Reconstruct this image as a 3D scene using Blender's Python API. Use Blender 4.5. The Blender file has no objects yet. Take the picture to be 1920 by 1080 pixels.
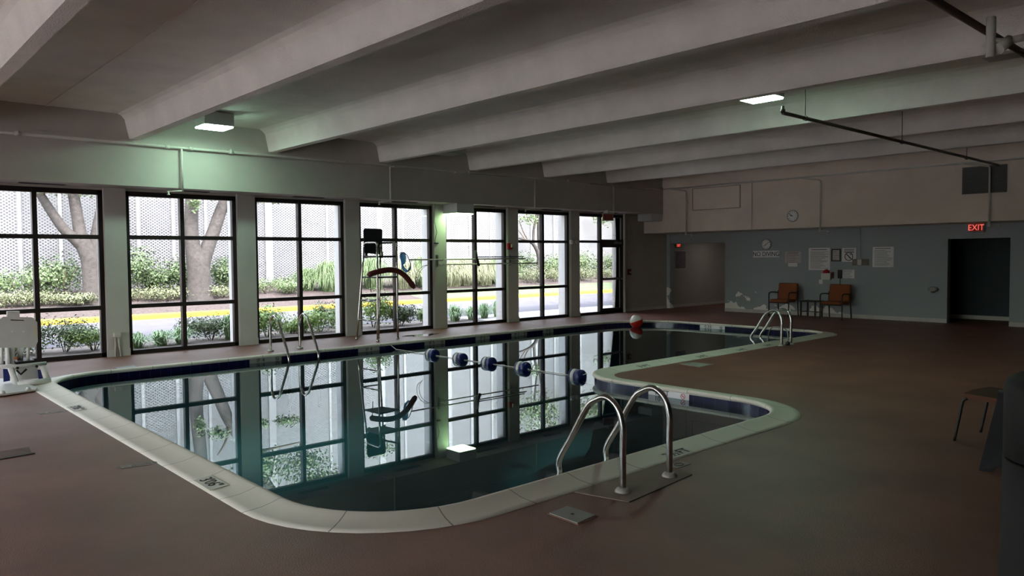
import bpy, bmesh, math, random
from mathutils import Vector, Matrix
from mathutils.geometry import tessellate_polygon
PI = math.pi
rnd = random.Random(7)
SC = bpy.context.scene
COL = SC.collection

# ------------------------------------------------------------------ camera
F_PX, YAW, PITCH, ROLL, CAM_H = 1424.28, .741033, -.040816, -.00839, 1.7
_fw = Vector((math.cos(PITCH)*math.sin(YAW), math.cos(PITCH)*math.cos(YAW), math.sin(PITCH)))
_r0 = Vector((math.cos(YAW), -math.sin(YAW), 0)); _u0 = _r0.cross(_fw)
_rt = _r0*math.cos(ROLL) + _u0*math.sin(ROLL)
_up = -_r0*math.sin(ROLL) + _u0*math.cos(ROLL)
CAM = Vector((0, 0, CAM_H))
def at(px, py, X=None, Y=None, Z=None):
    d = _fw + _rt*((px-960)/F_PX) - _up*((py-540)/F_PX)
    t = X/d.x if X is not None else Y/d.y if Y is not None else (Z-CAM_H)/d.z
    return CAM + d*t
cd = bpy.data.cameras.new('camera'); cam = bpy.data.objects.new('camera', cd); COL.objects.link(cam)
cd.sensor_width = 36; cd.lens = F_PX/1920*36; cd.clip_start = .05; cd.clip_end = 300
m = Matrix((( _rt.x, _up.x, -_fw.x, 0), (_rt.y, _up.y, -_fw.y, 0), (_rt.z, _up.z, -_fw.z, CAM_H), (0, 0, 0, 1)))
cam.matrix_world = m
SC.camera = cam

# ------------------------------------------------------------------ materials
def lin(c):
    f = lambda v: (v/12.92 if v <= .04045 else ((v+.055)/1.055)**2.4)
    return tuple(f(v/255) for v in c) + (1,)
MATS = {}
def mat(name, rgb, rough=.6, metal=0., var=.12, scale=6., bump=0., bscale=60., spec=.5, rgb2=None, detail=4):
    if name in MATS: return MATS[name]
    m = bpy.data.materials.new(name); m.use_nodes = True
    nt = m.node_tree; b = nt.nodes['Principled BSDF']
    b.inputs['Roughness'].default_value = rough; b.inputs['Metallic'].default_value = metal
    b.inputs['Specular IOR Level'].default_value = spec
    c = lin(rgb)
    tc = nt.nodes.new('ShaderNodeTexCoord')
    n = nt.nodes.new('ShaderNodeTexNoise'); n.inputs['Scale'].default_value = scale; n.inputs['Detail'].default_value = detail
    nt.links.new(tc.outputs['Object'], n.inputs['Vector'])
    mix = nt.nodes.new('ShaderNodeMix'); mix.data_type = 'RGBA'
    c2 = lin(rgb2) if rgb2 else tuple(min(1, v*(1+var)) for v in c[:3]) + (1,)
    c1 = c if rgb2 else tuple(v*(1-var) for v in c[:3]) + (1,)
    mix.inputs[6].default_value = c1; mix.inputs[7].default_value = c2
    mr = nt.nodes.new('ShaderNodeMapRange'); mr.inputs[1].default_value = .35; mr.inputs[2].default_value = .65
    nt.links.new(n.outputs['Fac'], mr.inputs[0]); nt.links.new(mr.outputs[0], mix.inputs[0])
    nt.links.new(mix.outputs[2], b.inputs['Base Color'])
    if bump:
        n2 = nt.nodes.new('ShaderNodeTexNoise'); n2.inputs['Scale'].default_value = bscale; n2.inputs['Detail'].default_value = 3
        nt.links.new(tc.outputs['Object'], n2.inputs['Vector'])
        bp = nt.nodes.new('ShaderNodeBump'); bp.inputs['Strength'].default_value = bump; bp.inputs['Distance'].default_value = .02
        nt.links.new(n2.outputs['Fac'], bp.inputs['Height']); nt.links.new(bp.outputs[0], b.inputs['Normal'])
    MATS[name] = m
    return m
def emit(name, rgb, strength):
    if name in MATS: return MATS[name]
    m = bpy.data.materials.new(name); m.use_nodes = True; nt = m.node_tree
    b = nt.nodes['Principled BSDF']; b.inputs['Base Color'].default_value = (.8, .8, .8, 1)
    b.inputs['Emission Color'].default_value = rgb + (1,); b.inputs['Emission Strength'].default_value = strength
    MATS[name] = m; return m
def nodes(name):
    m = bpy.data.materials.new(name); m.use_nodes = True; nt = m.node_tree; nt.nodes.clear()
    out = nt.nodes.new('ShaderNodeOutputMaterial'); MATS[name] = m
    N = lambda t, **k: _set(nt.nodes.new(t), k)
    return m, nt, out, N, nt.links.new
def _set(n, k):
    for a, v in k.items(): setattr(n, a, v)
    return n
def math_n(nt, op, a, b=None, clamp=False):
    n = nt.nodes.new('ShaderNodeMath'); n.operation = op; n.use_clamp = clamp
    for i, v in enumerate((a, b)):
        if v is None: continue
        if isinstance(v, (int, float)): n.inputs[i].default_value = v
        else: nt.links.new(v, n.inputs[i])
    return n.outputs[0]

m_floor = mat('deck_concrete', (116, 72, 58), .48, var=.16, scale=1.3, bump=.25, bscale=110, rgb2=(138, 90, 74), spec=.75)
m_coping = mat('coping_stone', (196, 190, 176), .5, var=.08, scale=3, bump=.08, bscale=80)
m_ceil = mat('ceiling_paint', (232, 227, 220), .85, var=.05, scale=2, bump=.5, bscale=70)
m_wall = mat('wall_paint', (178, 172, 164), .75, var=.04, scale=2, bump=.08, bscale=40)
m_bulk = mat('bulkhead_paint', (226, 212, 198), .75, var=.05, scale=1.5, bump=.08, bscale=40)
m_pier = mat('pier_paint', (190, 186, 182), .6, var=.04, scale=2)
m_trimw = mat('white_trim', (200, 196, 188), .55, var=.06)
m_pipe = mat('painted_pipe', (198, 196, 186), .45, var=.05)
m_brpipe = mat('brown_pipe', (78, 66, 58), .5, var=.1)
m_alu = mat('dark_bronze_frame', (34, 24, 24), .45, var=.15, scale=3)
m_steel = mat('stainless_steel', (190, 188, 184), .22, 1., var=.06, scale=20)
m_steeld = mat('brushed_steel', (150, 148, 145), .35, 1., var=.06, scale=20)
m_wplast = mat('white_plastic', (214, 212, 208), .4, var=.03)
m_wpaper = mat('white_paper', (236, 234, 236), .7, var=.03)
m_gpaper = mat('grey_paper', (200, 190, 190), .7, var=.05)
m_black = mat('black_plastic', (18, 18, 20), .5, var=.2)
m_dark = mat('dark_fabric', (22, 22, 26), .8, var=.2, scale=30)
m_print = mat('print_grey', (120, 116, 120), .8)
m_printb = mat('print_black', (22, 22, 24), .7)
m_navy = mat('navy_plastic', (20, 30, 95), .35, var=.1)
m_red = mat('red_plastic', (170, 24, 20), .4, var=.08)
m_dred = mat('dark_red_foam', (88, 16, 20), .55, var=.15)
m_ballw = mat('ball_white', (215, 210, 205), .3, var=.02)
m_ballr = mat('ball_red', (200, 40, 25), .3, var=.02)
m_ballb = mat('ball_blue', (170, 150, 60), .3, var=.02)
m_orange = mat('orange_upholstery', (136, 74, 36), .8, var=.1, scale=40, bump=.1, bscale=200)
m_brown = mat('dark_brown_frame', (40, 28, 22), .5, var=.1)
m_net = mat('blue_net', (40, 100, 175), .7, var=.1)
def make_net():
    m, nt, out, N, L = nodes('blue_net_weave')
    d = N('ShaderNodeBsdfPrincipled'); d.inputs['Base Color'].default_value = lin((60, 150, 228)); d.inputs['Roughness'].default_value = .7
    tr = N('ShaderNodeBsdfTransparent'); mx = N('ShaderNodeMixShader')
    tc = N('ShaderNodeTexCoord'); w = N('ShaderNodeTexVoronoi'); w.inputs['Scale'].default_value = 60.; L(tc.outputs['Object'], w.inputs['Vector'])
    L(math_n(nt, 'GREATER_THAN', w.outputs['Distance'], .16), mx.inputs[0]); L(tr.outputs[0], mx.inputs[1]); L(d.outputs[0], mx.inputs[2]); L(mx.outputs[0], out.inputs[0])
    return m
m_netw = make_net()
m_grille = mat('grille_metal', (92, 88, 84), .6, .3, var=.1)
m_box = mat('lamp_housing', (200, 202, 204), .5, var=.03)
m_lid = mat('skimmer_lid', (150, 148, 143), .55, var=.05)
m_frost = mat('diffuser_off', (190, 190, 190), .5, var=.03)
m_bin = mat('charcoal_plastic', (22, 21, 23), .75, var=.1)
m_basin = mat('basin_plaster', (160, 200, 212), .8, var=.05, scale=1.0)
m_bark = mat('tree_bark', (54, 49, 47), .9, var=.25, scale=9, bump=.6, bscale=25, rgb2=(40, 36, 34))
m_twig = mat('twig_bark', (77, 65, 55), .9, var=.2)
m_leafd = mat('leaf_dark_green', (44, 60, 36), .6, scale=14, rgb2=(74, 90, 54))
m_leafm = mat('leaf_mid_green', (52, 70, 40), .6, scale=11, rgb2=(84, 98, 62))
m_leafy = mat('leaf_yellow_green', (66, 74, 48), .65, scale=9, rgb2=(90, 94, 68))
m_grassb = mat('grass_blade_bright', (70, 92, 55), .6, scale=8, rgb2=(100, 114, 81))
m_grassp = mat('grass_blade_pale', (95, 99, 72), .6, scale=8, rgb2=(128, 128, 104))
m_leafn = mat('leaf_shaded_green', (92, 124, 58), .6, scale=12, rgb2=(140, 160, 92))
m_lily = mat('lily_leaf', (104, 138, 88), .6, scale=8, rgb2=(150, 172, 130))
m_mulch = mat('bark_mulch', (42, 34, 33), .95, scale=14, rgb2=(68, 57, 55), bump=.8, bscale=30, detail=8)
m_lawn = mat('lawn_grass', (62, 76, 50), .95, scale=5, rgb2=(82, 92, 66), bump=.6, bscale=50, detail=8)
m_road = mat('road_asphalt', (62, 60, 68), .85, scale=2, rgb2=(72, 70, 78), bump=.15, bscale=80)
m_bed = mat('planting_soil', (70, 63, 58), .95, scale=12, rgb2=(92, 84, 79), bump=.5, bscale=30)
m_yellow = mat('yellow_curb_paint', (176, 136, 34), .7, var=.1, scale=3)
m_walk = mat('walkway_concrete', (176, 172, 171), .85, var=.08, scale=2)
m_mpost = mat('white_post', (122, 121, 122), .6, var=.03)
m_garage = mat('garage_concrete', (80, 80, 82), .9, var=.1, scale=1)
m_puddle = mat('wet_deck', (70, 58, 54), .06, var=.1, spec=.8)

# teal wall with peeled paint low down
def make_teal():
    m, nt, out, N, L = nodes('teal_paint_peeling')
    b = N('ShaderNodeBsdfPrincipled'); b.inputs['Roughness'].default_value = .6
    L(b.outputs[0], out.inputs[0])
    g = N('ShaderNodeTexCoord'); sx = N('ShaderNodeSeparateXYZ'); L(g.outputs['Object'], sx.inputs[0])
    n = N('ShaderNodeTexNoise'); n.inputs['Scale'].default_value = 2.9; n.inputs['Detail'].default_value = 3
    L(g.outputs['Object'], n.inputs['Vector'])
    # bias: strongest at the foot of the wall near the passage corner
    zb = math_n(nt, 'MULTIPLY', sx.outputs['Z'], -.42)
    yb = math_n(nt, 'MULTIPLY', math_n(nt, 'SUBTRACT', sx.outputs['Y'], 12.6), .035)
    v = math_n(nt, 'ADD', math_n(nt, 'ADD', n.outputs['Fac'], zb), yb)
    far = math_n(nt, 'GREATER_THAN', sx.outputs['Y'], 8.9)
    msk = math_n(nt, 'MULTIPLY', math_n(nt, 'GREATER_THAN', v, .395), far)
    mix = N('ShaderNodeMix', data_type='RGBA'); mix.inputs[6].default_value = lin((156, 164, 168)); mix.inputs[7].default_value = lin((244, 240, 236))
    L(msk, mix.inputs[0]); L(mix.outputs[2], b.inputs['Base Color'])
    return m
m_teal = make_teal()
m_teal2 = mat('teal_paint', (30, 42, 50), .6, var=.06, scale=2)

def make_tile():
    m, nt, out, N, L = nodes('navy_tile')
    b = N('ShaderNodeBsdfPrincipled'); b.inputs['Roughness'].default_value = .2
    L(b.outputs[0], out.inputs[0])
    uv = N('ShaderNodeUVMap'); s = N('ShaderNodeSeparateXYZ'); L(uv.outputs[0], s.inputs[0])
    fr = math_n(nt, 'FRACT', math_n(nt, 'DIVIDE', s.outputs['X'], .155))
    g = math_n(nt, 'LESS_THAN', fr, .035)
    mix = N('ShaderNodeMix', data_type='RGBA'); mix.inputs[6].default_value = lin((19, 15, 58)); mix.inputs[7].default_value = lin((70, 62, 96))
    L(g, mix.inputs[0]); L(mix.outputs[2], b.inputs['Base Color']); return m
m_tile = make_tile()

def make_coping():
    m, nt, out, N, L = nodes('coping_jointed')
    b = N('ShaderNodeBsdfPrincipled'); b.inputs['Roughness'].default_value = .5
    L(b.outputs[0], out.inputs[0])
    uv = N('ShaderNodeUVMap'); s = N('ShaderNodeSeparateXYZ'); L(uv.outputs[0], s.inputs[0])
    fr = math_n(nt, 'FRACT', math_n(nt, 'DIVIDE', s.outputs['X'], .6))
    g = math_n(nt, 'LESS_THAN', fr, .014)
    tc = N('ShaderNodeTexCoord'); n = N('ShaderNodeTexNoise'); n.inputs['Scale'].default_value = 2.2; n.inputs['Detail'].default_value = 6
    L(tc.outputs['Object'], n.inputs['Vector'])
    base = N('ShaderNodeMix', data_type='RGBA'); base.inputs[6].default_value = lin((232, 224, 208)); base.inputs[7].default_value = lin((240, 234, 220))
    L(n.outputs['Fac'], base.inputs[0])
    mix = N('ShaderNodeMix', data_type='RGBA'); mix.inputs[7].default_value = lin((158, 148, 134))
    L(base.outputs[2], mix.inputs[6]); L(g, mix.inputs[0]); L(mix.outputs[2], b.inputs['Base Color']); return m
m_cop = make_coping()

def make_water():
    m, nt, out, N, L = nodes('pool_water_surface')
    tr = N('ShaderNodeBsdfTransparent'); tr.inputs[0].default_value = (.64, .86, .93, 1)
    gl = N('ShaderNodeBsdfGlossy'); gl.inputs['Roughness'].default_value = 0.0; gl.inputs[0].default_value = (.86, .97, 1., 1)
    fr = N('ShaderNodeFresnel'); fr.inputs['IOR'].default_value = 1.8
    mx = N('ShaderNodeMixShader'); L(fr.outputs[0], mx.inputs[0]); L(tr.outputs[0], mx.inputs[1]); L(gl.outputs[0], mx.inputs[2])
    tc = N('ShaderNodeTexCoord'); n = N('ShaderNodeTexNoise'); n.inputs['Scale'].default_value = 1.5
    L(tc.outputs['Object'], n.inputs['Vector'])
    bp = N('ShaderNodeBump'); bp.inputs['Strength'].default_value = .004; bp.inputs['Distance'].default_value = .02
    L(n.outputs['Fac'], bp.inputs['Height']); L(bp.outputs[0], gl.inputs['Normal'])
    L(mx.outputs[0], out.inputs[0]); return m
m_water = make_water()

def make_glass():
    m, nt, out, N, L = nodes('window_glass')
    tr = N('ShaderNodeBsdfTransparent'); tr.inputs[0].default_value = (.97, .98, .98, 1)
    gl = N('ShaderNodeBsdfGlossy'); gl.inputs['Roughness'].default_value = 0.0
    fr = N('ShaderNodeFresnel'); fr.inputs['IOR'].default_value = 1.3
    mx = N('ShaderNodeMixShader'); L(fr.outputs[0], mx.inputs[0]); L(tr.outputs[0], mx.inputs[1]); L(gl.outputs[0], mx.inputs[2])
    L(mx.outputs[0], out.inputs[0]); return m
m_glass = make_glass()

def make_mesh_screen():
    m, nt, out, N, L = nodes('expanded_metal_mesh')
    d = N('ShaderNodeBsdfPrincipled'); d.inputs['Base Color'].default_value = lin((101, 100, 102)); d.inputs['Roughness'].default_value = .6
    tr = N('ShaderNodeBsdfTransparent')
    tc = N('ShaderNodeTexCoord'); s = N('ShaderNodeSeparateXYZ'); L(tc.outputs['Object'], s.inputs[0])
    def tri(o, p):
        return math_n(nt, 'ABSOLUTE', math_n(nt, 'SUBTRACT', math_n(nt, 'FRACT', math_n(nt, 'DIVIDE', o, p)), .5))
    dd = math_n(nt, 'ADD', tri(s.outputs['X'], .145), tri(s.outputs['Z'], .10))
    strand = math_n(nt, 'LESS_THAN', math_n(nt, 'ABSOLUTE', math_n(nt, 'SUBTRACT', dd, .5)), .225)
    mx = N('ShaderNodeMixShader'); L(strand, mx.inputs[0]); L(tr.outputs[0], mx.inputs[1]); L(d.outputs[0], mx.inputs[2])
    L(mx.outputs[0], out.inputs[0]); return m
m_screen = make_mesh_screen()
GREEN = (.60, 1.0, .77)
m_lamp = emit('fluorescent_lens', GREEN, 27.)
m_lampdim = emit('fluorescent_lens_dim', (.62, 1.0, .50), 8.)
m_lampfar = emit('fluorescent_lens_lower', GREEN, 19.)  # same lens, emission set lower so the deck turns less green
m_passfill = emit('passage_fill_lens', (1., .93, .86), 2.6)  # lens of the added fill lamp in the passage
m_exit = emit('exit_red', (1., .09, .06), .5)
m_exitdim = emit('exit_red_dim', (1., .05, .03), .5)
m_exitoff = mat('exit_red_unlit', (150, 50, 45), .5)

# ------------------------------------------------------------------ mesh helpers
def attach(o, parent):
    """parent a world-space mesh, moving its mesh into the parent's own coordinates"""
    off = Vector(); p = parent
    while p is not None: off += p.location; p = p.parent
    o.data.transform(Matrix.Translation(-off)); o.parent = parent; return o
class MB:
    def __init__(s): s.b = bmesh.new(); s.uvl = None
    def box(s, x0, x1, y0, y1, z0, z1, M=None, bev=0.):
        v = [s.b.verts.new(p) for p in ((x0,y0,z0),(x1,y0,z0),(x1,y1,z0),(x0,y1,z0),(x0,y0,z1),(x1,y0,z1),(x1,y1,z1),(x0,y1,z1))]
        f = [s.b.faces.new([v[i] for i in q]) for q in ((0,3,2,1),(4,5,6,7),(0,1,5,4),(1,2,6,5),(2,3,7,6),(3,0,4,7))]
        if bev:
            es = list({e for q in f for e in q.edges})
            r = bmesh.ops.bevel(s.b, geom=es, offset=bev, segments=2, affect='EDGES', profile=.5)
            v = list({w for q in r['faces'] for w in q.verts} | {w for w in v if w.is_valid})
        if M is not None:
            for w in v: w.co = M @ w.co
        return s
    def tube(s, pts, r, n=10, cap=True, radii=None):
        pts = [Vector(p) for p in pts]; rings = []
        up = None
        for i, p in enumerate(pts):
            t = (pts[min(i+1, len(pts)-1)] - pts[max(i-1, 0)]).normalized()
            if up is None:
                up = Vector((0,0,1)) if abs(t.z) < .9 else Vector((1,0,0))
            a = (up - t*up.dot(t)); a = a.normalized() if a.length > 1e-6 else t.orthogonal().normalized()
            up = a; c = t.cross(a); rr = radii[i] if radii else r
            rings.append([s.b.verts.new(p + a*rr*math.cos(2*PI*k/n) + c*rr*math.sin(2*PI*k/n)) for k in range(n)])
        for A, B in zip(rings, rings[1:]):
            for k in range(n):
                f = s.b.faces.new((A[k], A[(k+1) % n], B[(k+1) % n], B[k])); f.smooth = True
        if cap: s.b.faces.new(rings[0][::-1]); s.b.faces.new(rings[-1])
        return s
    def lathe(s, prof, c=(0,0,0), n=24, axis='Z', M=None, cap=True, flat=False):
        rings = []
        for r, z in prof:
            ring = []
            for k in range(n):
                a = 2*PI*k/n
                p = Vector((r*math.cos(a), r*math.sin(a), z))
                if axis == 'X': p = Vector((p.z, p.x, p.y))
                if axis == 'Y': p = Vector((p.x, p.z, p.y))
                p = p + Vector(c)
                if M is not None: p = M @ p
                ring.append(s.b.verts.new(p))
            rings.append(ring)
        for A, B in zip(rings, rings[1:]):
            for k in range(n):
                f = s.b.faces.new((A[k], A[(k+1) % n], B[(k+1) % n], B[k])); f.smooth = True
        if flat:
            for f in s.b.faces:
                f.normal_update(); f.smooth = abs(f.normal[{'X': 0, 'Y': 1, 'Z': 2}[axis]]) < .6
        if cap: s.b.faces.new(rings[0][::-1]); s.b.faces.new(rings[-1])
        return s
    def poly(s, pts):
        f = s.b.faces.new([s.b.verts.new(p) for p in pts]); return f
    def prism(s, pts, d):                      # planar outline extruded along vector d
        d = Vector(d); A = [s.b.verts.new(p) for p in pts]; B = [s.b.verts.new(Vector(p)+d) for p in pts]
        s.b.faces.new(A[::-1]); s.b.faces.new(B); n = len(pts)
        for k in range(n): s.b.faces.new((A[k], A[(k+1) % n], B[(k+1) % n], B[k]))
        return s
    def build(s, name, material, parent=None, recalc=True):
        if recalc: bmesh.ops.recalc_face_normals(s.b, faces=s.b.faces)
        me = bpy.data.meshes.new(name); s.b.to_mesh(me); s.b.free()
        mats = material if isinstance(material, (list, tuple)) else [material]
        for q in mats: me.materials.append(q)
        o = bpy.data.objects.new(name, me); COL.objects.link(o)
        if parent is not None: attach(o, parent)
        return o
def tag(o, label, cat, group=None, kind=None):
    o['label'] = label; o['category'] = cat
    if group: o['group'] = group
    if kind: o['kind'] = kind
    return o
def thing(name, label, cat, loc=(0,0,0), group=None, kind=None):
    """An empty at the base; children are built in world space around it."""
    o = bpy.data.objects.new(name, None); COL.objects.link(o); o.location = loc; o.empty_display_size = .1
    return tag(o, label, cat, group, kind)
def struct(name, mb, m, label, cat, parent=None):
    o = mb.build(name, m, parent)
    return tag(o, label, cat, kind='structure')
def copy_tree(root, delta, label, rotz=0, group=None):
    r = root.copy(); COL.objects.link(r); r.location = root.location + Vector(delta); r.rotation_euler.z += rotz; r['label'] = label
    if group: r['group'] = group
    for ch in list(root.children):
        c = ch.copy(); COL.objects.link(c); c.parent = r
        for g in ch.children:
            d = g.copy(); COL.objects.link(d); d.parent = c
    return r
def text_mesh(name, txt, size, M, material, parent, depth=.0015, xs=1.):
    cu = bpy.data.curves.new(name, 'FONT'); cu.body = txt; cu.size = size; cu.align_x = 'CENTER'; cu.align_y = 'CENTER'; cu.extrude = depth
    cu.resolution_u = 3
    t = bpy.data.objects.new(name, cu); COL.objects.link(t)
    bpy.context.view_layer.update()
    me = bpy.data.meshes.new_from_object(t.evaluated_get(bpy.context.evaluated_depsgraph_get()))
    bpy.data.objects.remove(t); bpy.data.curves.remove(cu)
    me.transform(M @ Matrix.Diagonal((xs, 1, 1, 1))); me.materials.clear(); me.materials.append(material)
    me.name = name
    o = bpy.data.objects.new(name, me); COL.objects.link(o)
    if parent is not None: attach(o, parent)
    return o
def basis(o, x, y):
    """matrix whose local x,y lie along the given world directions, origin o"""
    x = Vector(x).normalized(); y = Vector(y).normalized(); z = x.cross(y)
    return Matrix(((x.x,y.x,z.x,o[0]),(x.y,y.y,z.y,o[1]),(x.z,y.z,z.z,o[2]),(0,0,0,1)))
def arc(c, r, a0, a1, n, plane='xz'):
    out = []
    for i in range(n+1):
        a = a0 + (a1-a0)*i/n
        u, v = r*math.cos(a), r*math.sin(a)
        out.append((c[0]+u, c[1], c[2]+v) if plane == 'xz' else (c[0], c[1]+u, c[2]+v) if plane == 'yz' else (c[0]+u, c[1]+v, c[2]))
    return out

# ------------------------------------------------------------------ pool outline
WL = -.09
def corner_path(corners, seg=.15):
    """rounded polygon: corners = [(x, y, r)], returns dense points + unit outward (deck side) normals"""
    n = len(corners); P = []
    ext = []
    for i in range(n):
        p = Vector(corners[i][:2]); a = (Vector(corners[i-1][:2])-p).normalized(); b = (Vector(corners[(i+1) % n][:2])-p).normalized()
        r = corners[i][2]; s = p + a*r; e = p + b*r; c = p + a*r + b*r
        ext.append((s, e, c, r))
    for i in range(n):
        s, e, c, r = ext[i]
        a0 = math.atan2(*(s-c).yx); a1 = math.atan2(*(e-c).yx); d = (a1-a0+PI) % (2*PI) - PI
        for k in range(13):
            a = a0 + d*k/12; P.append(c + Vector((math.cos(a), math.sin(a)))*r)
        q = ext[(i+1) % n][0]; L = (q-e).length; ns = max(1, int(L/seg))
        for k in range(1, ns): P.append(e + (q-e)*k/ns)
    N = []
    for i in range(len(P)):
        t = (P[(i+1) % len(P)] - P[i-1]).normalized(); N.append(Vector((t.y, -t.x)))   # counter-clockwise path: outward is to the right
    return P, N
PX0, PY0, PX1, PY1, PX2, PY2 = 2.34, 4.0, 7.9, 7.38, 16.1, 12.6
PATH, NRM = corner_path([(PX0,PY0,.95),(PX1,PY0,.75),(PX1,PY1,.75),(PX2,PY1,.6),(PX2,PY2,1.5),(PX0,PY2,.9)])
ARC = [0.]
for i in range(len(PATH)): ARC.append(ARC[-1] + (PATH[(i+1) % len(PATH)]-PATH[i]).length)
COPW = .29
def sweep(prof, name, m, parent):
    """profile [(offset to the deck side, z)] swept round the pool, with uv = (arc length, profile)"""
    b = bmesh.new(); uvl = b.loops.layers.uv.new('UVMap'); n = len(PATH); rows = []
    for off, z in prof:
        rows.append([b.verts.new((PATH[i].x+NRM[i].x*off, PATH[i].y+NRM[i].y*off, z)) for i in range(n)])
    for j in range(len(prof)-1):
        for i in range(n):
            k = (i+1) % n
            f = b.faces.new((rows[j][i], rows[j][k], rows[j+1][k], rows[j+1][i])); f.smooth = True
            for lp, (u, v) in zip(f.loops, ((ARC[i], j), (ARC[i+1], j), (ARC[i+1], j+1), (ARC[i], j+1))): lp[uvl].uv = (u, v)
    bmesh.ops.recalc_face_normals(b, faces=b.faces)
    me = bpy.data.meshes.new(name); b.to_mesh(me); b.free(); me.materials.append(m)
    o = bpy.data.objects.new(name, me); COL.objects.link(o); o.parent = parent; return o
def flat(outline, z, holes=()):
    """polygon (with holes) as bmesh faces at height z"""
    mb = MB(); polys = [[Vector((p[0], p[1], 0)) for p in outline]] + [[Vector((p[0], p[1], 0)) for p in h] for h in holes]
    allp = [p for q in polys for p in q]; vs = [mb.b.verts.new((p.x, p.y, z)) for p in allp]
    for t in tessellate_polygon(polys):
        try: mb.b.faces.new([vs[i] for i in t])
        except ValueError: pass
    for f in mb.b.faces:
        f.normal_update()
        if f.normal.z < 0: f.normal_flip()
    return mb

# ------------------------------------------------------------------ room shell
RX0, RX1, RY0, YW = -7.6, 20.3, -2.4, 14.73
CZ, BZ, SZ = 4.18, 3.76, 2.97           # ceiling deck, beam bottom / header top, header soffit
outer = [(p.x+n.x*(COPW-.005), p.y+n.y*(COPW-.005)) for p, n in zip(PATH, NRM)]
fl = flat([(RX0, RY0), (24.2, RY0), (24.2, 15.05), (RX0, 15.05)], 0, [outer])
o = fl.build('floor', m_floor, recalc=False); tag(o, 'reddish brown concrete pool deck around the pool', 'floor', kind='structure')

pool = thing('swimming_pool', 'angular indoor swimming pool with pale stone coping and navy waterline tiles', 'swimming pool', (0, 0, 0))
sweep([(COPW, -.06), (COPW, .004), (.22, .006), (.14, .012), (.07, .026), (.03, .038), (.008, .040), (-.012, .034), (-.022, .018), (-.018, 0.), (0, -.012), (.006, -.02)], 'coping', m_cop, pool)
sweep([(.006, -.012), (.006, -.168)], 'tile_band', m_tile, pool)
bas = sweep([(.004, -.16), (.0, -.7), (-.06, -1.05), (-.2, -1.3), (-.45, -1.42), (-.8, -1.45)], 'basin', m_basin, pool)
bf = flat([(p.x+n.x*.01, p.y+n.y*.01) for p, n in zip(PATH, NRM)], -1.452).build('basin_floor', m_basin, pool, recalc=False)
w = flat([(p.x+n.x*.004, p.y+n.y*.004) for p, n in zip(PATH, NRM)], WL).build('water', m_water, recalc=False)
tag(w, 'still dark teal pool water mirroring the windows', 'water', kind='stuff')

mb = MB(); mb.box(RX0, 24.2, RY0, 15.05, CZ, CZ+.3)
for jx in (2.8, 7.8, 12.8, 17.8): mb.box(jx-.02, jx+.02, RY0, 14.05, CZ-.012, CZ+.01)
struct('ceiling', mb, m_ceil, 'rough white painted concrete ceiling deck with panel joints', 'ceiling')
beam_names = ['leftmost ceiling beam cropped at the top left corner', 'second ceiling beam from the left', 'third ceiling beam, left of the far window lamp', 'fourth ceiling beam hiding part of the right lamp', 'fifth ceiling beam just behind the right lamp', 'sixth ceiling beam', 'seventh ceiling beam, nearest the clock wall']
for k in range(-3, 7):
    bx = 4.1 + 2.5*(k-1)
    if bx < RX0+.3: continue
    mb = MB()
    sec = [(-.075, BZ), (.075, BZ), (.085, BZ+.02), (.15, CZ-.09), (.20, CZ-.03), (.28, CZ+.01), (-.28, CZ+.01), (-.20, CZ-.03), (-.15, CZ-.09), (-.085, BZ+.02)]
    mb.prism([(bx+u, RY0, z) for u, z in sec], (0, 14.06-RY0, 0))
    lab = 'white concrete ceiling beam, ' + beam_names[k] if 0 <= k < 7 else 'white concrete ceiling beam beyond the left edge'
    struct('ceiling_beam', mb, m_ceil, lab, 'beam')
# header over the windows and end wall of the ceiling bays
mb = MB(); mb.box(RX0, 19.1, 14.0, 15.05, SZ, BZ); mb.box(RX0, 19.1, 14.05, 15.05, BZ, CZ); mb.box(RX0, 18.0, 14.66, 15.05, SZ-.04, SZ)
struct('beam', mb, m_wall, 'deep painted header beam running above all the windows', 'beam')
mb = MB(); mb.box(RX0-.2, 24.2, RY0, 15.05, CZ+.3, CZ+.5); mb.box(RX0-.2, 24.4, 14.9, 15.15, CZ, CZ+.9)
struct('roof', mb, m_wall, 'flat roof slab above the pool hall', 'roof')
mb = MB(); mb.box(RX0-.25, RX0, RY0-.2, .2, -.1, CZ); mb.box(RX0-.25, RX0, .2, 15.05, SZ, CZ); mb.box(RX0-.25, RX0, 14.0, 15.05, -.1, SZ)
for k in range(6): mb.box(RX0-.25, RX0+.08, .2+2.3*k, .55+2.3*k, -.1, SZ)
struct('wall_left', mb, m_wall, 'side wall beyond the left edge, glazing added for light', 'wall')
for k in range(6):  # unseen windows added to bring more daylight into the hall
    a, b_ = .55+2.3*k, 2.5+2.3*k
    w = thing('window_%d' % (12+k), 'added dark framed side window lighting the hall from beyond the left edge, number %d' % (k+1), 'window', (RX0-.1, (a+b_)/2, 0), kind='structure')
    mb = MB()
    for y in (a+.03, (a+b_)/2, b_-.03): mb.box(RX0-.15, RX0-.05, y-.035, y+.035, 0, SZ)
    for z in (.035, .87, 2.11, SZ-.04): mb.box(RX0-.145, RX0-.055, a, b_, z-.035, z+.035)
    mb.build('frame', m_alu, w); MB().box(RX0-.103, RX0-.097, a+.03, b_-.03, .05, SZ-.05).build('glass', m_glass, w)
mb = MB(); mb.box(RX0-.2, 24.2, RY0-.2, RY0, -.1, CZ)
struct('wall_near', mb, m_teal2, 'painted wall behind the viewer', 'wall')
# window side wall: solid run right of the glazed door, on into the passage
mb = MB(); mb.box(17.99, 24.2, 14.75, 15.05, 0, SZ+.8); 
struct('wall_window', mb, m_wall, 'grey painted wall right of the glass door', 'wall')
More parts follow.
